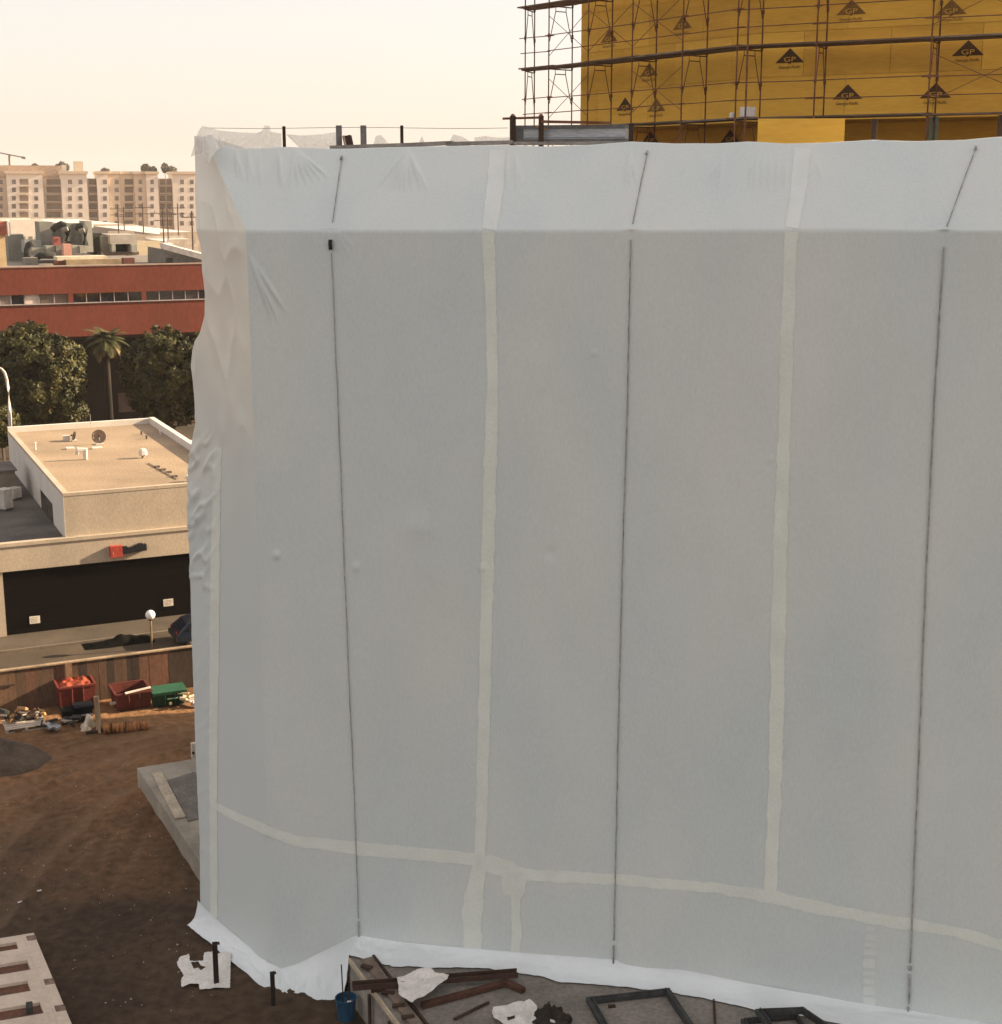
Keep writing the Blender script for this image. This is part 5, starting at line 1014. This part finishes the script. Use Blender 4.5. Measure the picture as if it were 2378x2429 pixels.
MB().tube([a*(1-s)+b*s+Z*.02*math.sin(s*9) for s, r in pr_], [r for s, r in pr_], 10).build('roll_body', mat('rusty_roll', (.22, .085, .03), col2=(.42, .19, .07), scale=5, rough=.9), t)
for s in (.18, .5, .82): q = a*(1-s)+b*s; d_ = (b-a).normalized(); MB().tube([q-d_*.02, q+d_*.02], .215, 10).build('tie_band', M_BROWNST, t)
p = gz(262, 1690); tag(MB().bar(p+Z*.35, p+U*.75+Z*.4, .1, .08).build('pale_plank', M_PALEJ), 'pale plank end resting between the tan post and red-brown skip', 'plank')
# a pale sand strip by the skips
q = [gz(352, 1716, 0), gz(480, 1698, 0), gz(480, 1686, 0), gz(340, 1706, 0)]
# soil mound at the left
p = gz(-20, 1815); K = np.zeros((30, 40, 3))
for i in range(30):
    for j in range(40):
        x, y = (j/39-.5)*4.4, (i/29-.5)*3.2; r2 = (x/2.1)**2+(y/1.5)**2; hh = .85*max(0, 1-r2)**.9*(1+.35*float(fbm(x*1.3, y*1.3, 61)))-.09
        K[i, j] = p+U*x+V*y+Z*hh
tag(grid_obj('soil_mound', K, mat('grey_soil', (.085, .06, .041), var=.3, scale=2, fine=12, bump=.05, bscale=8), base=tuple(p)), 'dark grey soil mound at the left border of the dirt', 'mound')
# plank, board and white box on the footing slab
a, b = gz(372, 1834, .66), gz(428, 1940, .66); tag(MB().bar(a, b, .34, .05).build('plank', mat('pale_lumber', (.42, .35, .26), var=.15, scale=2), bevel=.006), 'pale lumber plank lying along the footing slab', 'plank')
q = [gz(398, 1852, .625), gz(462, 1832, .625), gz(520, 1930, .625), gz(446, 1950, .625)]; tag(MB().prism([(p.x, p.y) for p in reversed(q)], .625, .65).build('plywood_sheet', mat('grey_ply', (.15, .135, .115), var=.2)), 'dark grey plywood sheet lying on the footing slab', 'sheet')
p = gz(463, 1800, .0); t = thing('meter_box', 'white box on a post peeking out beside the wrapped corner', 'box', p); top = D(463, 1762, p.y)
MB().box((p.x, p.y, (top.z+.0)/2), (.24, .2, top.z), .4).build('case', mat('white_meter', (.6, .53, .45), var=.08), t, bevel=.02); MB().tube([Vector((p.x-.03, p.y-.12, top.z*.45)), Vector((p.x-.03, p.y-.15, top.z*.45))], .05, 8).build('dial', M_PD, t)

# ------------------------------------------------------------------ foreground: slotted form panel at the lower left
zP = .30; a, b = gz(80, 2213, zP), gz(163, 2412, zP); EB = (b-a); Lr = EB.length; eb = EB.normalized(); ea = Vector((eb.y, -eb.x, 0)); ea = ea if ea.x < 0 else -ea
pz = gz(-60, 2235, zP); ea = (pz-a).normalized(); ea.z = 0
t = thing('form_panel', 'whitewashed slotted timber form panel lying at the lower left corner', 'panel', Vector((b.x, b.y, 0)))
M_WWOOD = mat('whitewashed_wood', (.56, .46, .365), rough=.85, var=.10, scale=1.2, fine=9, fine_amt=.2); M_RWOOD = mat('red_stained_wood', (.16, .06, .035), col2=(.10, .055, .035), scale=2, fine=9)
cuts = [0, .075, .165, .315, .43, .545, .665, .80, .92, 1.16]           # rail, gap, rail, gap ... along the right edge
MB().obox(a-Z*.1, ea*.30+ea*.0, EB*1.16, Z*.1).build('stile', M_WWOOD, t)
for i in range(0, len(cuts)-1):
    s0, s1 = cuts[i], cuts[i+1]; L0 = ea*(.302)
    if i % 2 == 0: MB().obox(a+L0+EB*s0-Z*.098, ea*3.6, EB*(s1-s0), Z*(.096+random.uniform(-.004, .003))).build('rail', M_WWOOD, t)
    else: MB().obox(a+L0+EB*s0-Z*.2, ea*3.6, EB*(s1-s0), Z*.11).build('slot_bed', M_RWOOD, t); 
    if i % 2 == 1 and i < 8: MB().obox(a+ea*(.302)+EB*s0-Z*.097, ea*(.12+.18*((i*7) % 3)*.5), EB*(s1-s0), Z*.092).build('block', M_WWOOD, t)
for s in (.03, .57, .87): MB().obox(a-ea*.01+EB*s-Z*.001, ea*.24, EB*.06, Z*.012).build('strap', mat('rust_strap%d' % int(s*100), (.18, .12, .09), var=.4, scale=6), t)
MB().obox(a-Z*.3-ea*.002, ea*4, EB*1.15, Z*.095).build('bearer', M_RWOOD, t)
q = gz(70, 2398, zP); MB().box((q.x, q.y, zP+.08), (.16, .34, .16), .3).build('bolt_block', M_PD, t, bevel=.02)
# torn white plastic with stake
def stake(px, pt, pb, label, w2=.1, base_z=0.0):
    p = gz(px, pb, base_z); tp_ = D(px, pt, p.y); t = thing('stake', label, 'stake', p, 'stakes driven in the dirt'); MB().box((p.x, p.y, (p.z+tp_.z)/2-.1), (w2, w2*.7, tp_.z-p.z+.2), .3).build('shaft', mat('dark_stake', (.018, .011, .009), var=.3), t, bevel=.01)
    MB().sphere(p, .13, 10, 6, .25).build('soil_collar', M_SOIL, t); MB().box((tp_.x, tp_.y, tp_.z-.03), (w2*1.15, w2*.85, .03), .3).build('band', M_BROWNST, t)
def scrap_sheet(poly, z, label, seed, amp=.05, name='plastic_scrap', m=None, holes=()):
    """torn sheet cut to an outline measured on the ground, crumpled"""
    P2 = [gz(x, y, z) for x, y in poly]; xs_ = [p.x for p in P2]; ys_ = [p.y for p in P2]; n = 84
    def inside(x, y, poly_): 
        r = False; j = len(poly_)-1
        for i in range(len(poly_)):
            xi, yi, xj, yj = poly_[i].x, poly_[i].y, poly_[j].x, poly_[j].y
            if (yi > y) != (yj > y) and x < (xj-xi)*(y-yi)/(yj-yi)+xi: r = not r
            j = i
        return r
    H2 = [[gz(x, y, z) for x, y in h] for h in holes]; mb = MB(); gx_ = np.linspace(min(xs_), max(xs_), n); gy_ = np.linspace(min(ys_), max(ys_), n); idx = {}
    def vid(i, j):
        if (i, j) not in idx: idx[(i, j)] = len(mb.v); mb.v.append((gx_[i], gy_[j], z+.03+abs(amp*2.2*float(fbm(gx_[i]*1.6, gy_[j]*1.6, seed, 3)))))
        return idx[(i, j)]
    for i in range(n-1):
        for j in range(n-1):
            cx, cy = (gx_[i]+gx_[i+1])/2, (gy_[j]+gy_[j+1])/2
            if inside(cx, cy, P2) and not any(inside(cx, cy, h) for h in H2): mb.f.append((vid(i, j), vid(i+1, j), vid(i+1, j+1), vid(i, j+1))); mb.mi.append(0)
    o = mb.build(name, m or M_SHEETW, smooth=False); return tag(o, label, 'plastic')
M_SHEETW = mat('torn_white_plastic', (.66, .63, .58), rough=.4, var=.06, scale=2)
scrap_sheet([(428, 2275), (448, 2266), (452, 2278), (480, 2284), (486, 2262), (508, 2260), (512, 2270), (530, 2262), (548, 2270), (546, 2346), (474, 2350), (472, 2340), (450, 2340), (430, 2345), (430, 2330), (438, 2318), (422, 2300), (420, 2286)], 0.02, 'torn white plastic scrap on the dirt around the left stake', 71, .06,
            holes=[[(450, 2274), (484, 2276), (482, 2284), (450, 2282)], [(452, 2286), (470, 2284), (478, 2296), (460, 2304)], [(468, 2294), (490, 2298), (476, 2306)]])
stake(514, 2236, 2338, 'dark stake standing in the torn white plastic scrap', .13); stake(649, 2306, 2392, 'dark stake alone in the dirt before the plastic skirt', .11)
p = gz(664, 2396); tag(MB().sphere(p+Z*.02, .05, 8, 6, .7).build('white_stone', M_SHEETW), 'small white stone by the lone dark stake', 'stone')
for (x, y, lab) in [(93, 2116, 'white paper scrap farther up on the dark dirt'), (48, 2143, 'small round white scrap on the dirt at the left')]:
    p = gz(x, y); tag(MB().box((p.x, p.y, .04), (.14, .06, .03), .5).build('paper_scrap', M_SHEETW, bevel=.01), lab, 'scrap')
# blue tub with sticks
p = gz(822, 2419, 0.0); k = p.length/F; R0 = 27*k; t = thing('blue_tub', 'blue plastic tub with sticks standing by the slab edge', 'tub', p); hT = D(822, 2366, p.y).z
pf = [(R0*.82, 0), (R0*.92, hT*.6), (R0, hT*.92), (R0*1.06, hT*.93), (R0*1.06, hT), (R0*.98, hT), (R0*.9, hT*.78), (.01, hT*.76)]
MB().lathe(p, pf, 22).build('tub_body', mat('blue_plastic', (.012, .06, .115), rough=.4, var=.15), t, smooth=False)
MB().lathe(p+Z*(hT*.7), [(R0*.9, 0), (R0*.9, .02)], 20).build('contents', M_PD, t)
for dx, hh in ((-.06, .85), (.05, .55)): MB().tube([p+Vector((dx, 0, hT*.5)), p+Vector((dx*1.6, .05, hT+hh))], .018, 6).build('stick', M_BROWNST, t)
MB().bar(p+Vector((R0*.2, -R0*.8, hT*.99)), p+Vector((R0*.6, -R0*.75, hT*.99)), .05, .03).build('pale_label', M_SHEETW, t)
# slab edge form boards
SZ = SLAB_Z
def sl(px, py, h=.0): return gz(px, py, SZ+h)
fb = thing('slab_formwork', 'timber formwork boards along the left edge of the raised slab', 'formwork', Vector((e0.x, e0.y, 0)))
side_n = Vector((ed.y, -ed.x, 0)); side_n = side_n if side_n.x < 0 else -side_n
MB().obox(e0+side_n*.006-Z*(SZ-.0)+ed*.15, ed*12, side_n*.035, Z*(SZ+.01)).build('form_board', mat('grey_form', (.26, .235, .2), var=.2, scale=1.3, stretch=(1, 1, 1)), fb)
MB().obox(e0+side_n*.045-Z*.10+ed*.1, ed*12, side_n*.05, Z*.13).build('top_waler', mat('tan_waler', (.45, .37, .26), var=.15), fb)
MB().bar(sl(872, 2276, .05), sl(1002, 2452, .05), .26, .09).build('sleeper', mat('brown_sleeper', (.17, .13, .10), var=.3, scale=2), fb)
MB().bar(sl(886, 2268, .05), sl(1030, 2452, .04), .06, .07).build('edge_strip', M_BROWNST, fb)
for s in (.06, .42, .6, .76): q = sl(862+s*140, 2284+s*170, .1); MB().box((q.x, q.y, q.z), (.3, .12, .06), -.5+s).build('cleat', M_BROWNST, fb)
for s in (1.6, 2.9): MB().obox(e0+side_n*.1+ed*s-Z*SZ, ed*.1, side_n*.06, Z*(SZ-.15)).build('brace', M_BROWNST, fb)
# steel and sheets on the slab
M_STEELR = mat('brown_steel', (.04, .022, .016), rough=.7, col2=(.075, .04, .028), scale=2, metal=.2)
def channel(pa, pb, w2, h2, label, cat='channel', name='steel_channel', m=M_STEELR, z=.06):
    a, b = sl(*pa, z), sl(*pb, z); d_ = (b-a).normalized(); s_ = d_.cross(Z).normalized(); t = thing(name, label, cat, (a+b)/2-Z*z)
    MB().bar(a, b, w2, .02).build('web', m, t)
    for q in (-1, 1): MB().bar(a+s_*q*(w2/2-.011)+Z*(h2/2+.012), b+s_*q*(w2/2-.011)+Z*(h2/2+.012), .02, h2).build('flange', m, t)
    return t
channel((836, 2345), (1228, 2314), .22, .12, 'long brown steel channel lying over the slab edge', z=.14)
channel((880, 2352), (950, 2343), .16, .08, 'short brown steel channel end under the long one', z=.03)
M_BARR = mat('rust_bar', (.075, .032, .02), var=.35, scale=3)
t = thing('bent_bar', 'rust brown bent steel bar lying on the slab', 'bar', sl(1100, 2366)); MB().bar(sl(1000, 2386, .08), sl(1200, 2332, .08), .16, .13).build('long_leg', M_BARR, t, bevel=.015); MB().bar(sl(1194, 2328, .082), sl(1243, 2350, .082), .16, .128).build('short_leg', M_BARR, t, bevel=.015)
tag(MB().tube([sl(1078, 2418, .04), sl(1160, 2378, .04)], .035, 8).build('steel_rod', M_BROWNST), 'thin dark rod lying alone on the slab below the bent bar', 'rod')
tag(MB().tube([sl(1694, 2372, .03), sl(1699, 2460, .03)], .028, 8).build('steel_rod', M_BROWNST), 'thin dark rod on the slab right of the big steel frame', 'rod')
scrap_sheet([(942, 2322), (980, 2314), (1022, 2308), (1030, 2315), (1066, 2316), (1056, 2338), (1010, 2372), (978, 2386), (968, 2378), (946, 2362), (946, 2342)], SZ+.24, 'crumpled white plastic sheet draped over the steel channel', 73, .10)
scrap_sheet([(1170, 2394), (1200, 2388), (1256, 2377), (1274, 2392), (1278, 2412), (1270, 2440), (1200, 2440), (1172, 2424), (1167, 2408)], SZ+.03, 'white plastic sheet lying flat on the slab at the bottom edge', 75, .08, holes=[[(1203, 2418), (1222, 2416), (1222, 2424), (1205, 2428)]])
# dark tangled bag
p = sl(1310, 2432); K = np.zeros((16, 29, 3))
for i in range(16):
    for j in range(29):
        th, s = 2*math.pi*j/28, i/15*math.pi/2; rr_ = (1+.8*float(fbm(math.cos(th)*2+9, math.sin(th)*2+i*.2, 77))); K[i, j] = p+Vector((.44*rr_*math.cos(th)*math.cos(s), .36*rr_*math.sin(th)*math.cos(s), .38*rr_*math.sin(s)))
bg_ = thing('tangled_bag', 'dark brown tangled bag next to the flat white sheet', 'bag', p); grid_obj('bag_body', K, mat('dark_bag', (.025, .018, .014), var=.4, bump=.05, bscale=9), bg_, smooth=False)
MB().bar(p+Vector((-.05, -.3, .3)), p+Vector((.15, -.3, .24)), .08, .02).build('pale_tag', M_SHEETW, bg_)
# steel frames
M_FR = mat('grey_frame_steel', (.05, .054, .054), rough=.55, var=.25, scale=3, metal=.3)
def frame4(pts, w2, h2, label, z=.08, extra=None, name='welded_rack'):
    P4 = [sl(x, y, z) for x, y in pts]; c_ = (P4[0]+P4[2])/2; t = thing(name, label, 'rack', Vector((c_.x, c_.y, SZ)))
    for i in range(4):
        a, b = P4[i], P4[(i+1) % 4]; d_ = (b-a).normalized(); o = .003*(i % 2)
        MB().bar(a-d_*w2*.48+Z*o, b+d_*w2*.48+Z*o, w2, h2).build('member', M_FR, t, bevel=.006); s_ = d_.cross(Z).normalized(); MB().bar(a+s_*w2*.35+Z*(h2/2+.031), b+s_*w2*.35+Z*(h2/2+.031), .02, .06).build('lip', M_FR, t)
    if extra: MB().bar(sl(*extra[0], z), sl(*extra[1], z), w2*.7, h2*.8).build('cross_member', M_FR, t)
frame4([(1400, 2374), (1584, 2353), (1650, 2452), (1452, 2470)], .15, .12, 'large rectangular grey steel frame lying on the slab')
q = sl(1452, 2390); tag(MB().box((q.x, q.y, SZ+.03), (.16, .08, .05), .2).build('wood_chip', M_BROWNST), 'small dark chip inside the large steel frame', 'chip')
frame4([(1800, 2402), (1905, 2398), (1990, 2456), (1850, 2470)], .12, .12, 'dark steel frame at the bottom edge near the last cord', .22)
frame4([(1764, 2424), (1890, 2412), (1930, 2480), (1790, 2490)], .10, .1, 'second dark steel frame stacked under the one near the last cord', .06)

# ------------------------------------------------------------------ hazy air
hz_ = MB().obox((-1500, -120, -1.2), (3000, 0, 0), (0, 2300, 0), (0, 0, 64)).build('haze', bpy.data.materials.new('haze'), base=(0, 0, 0)); tag(hz_, kind='stuff')
hm = hz_.data.materials[0]; hm.use_nodes = True; hn = hm.node_tree; hn.nodes.clear(); ho = hn.nodes.new('ShaderNodeOutputMaterial'); hv = hn.nodes.new('ShaderNodeVolumePrincipled')
hv.inputs['Color'].default_value = (1.0, .95, .88, 1); hv.inputs['Density'].default_value = .00013; hv.inputs['Anisotropy'].default_value = 0.0; hn.links.new(hv.outputs[0], ho.inputs['Volume'])
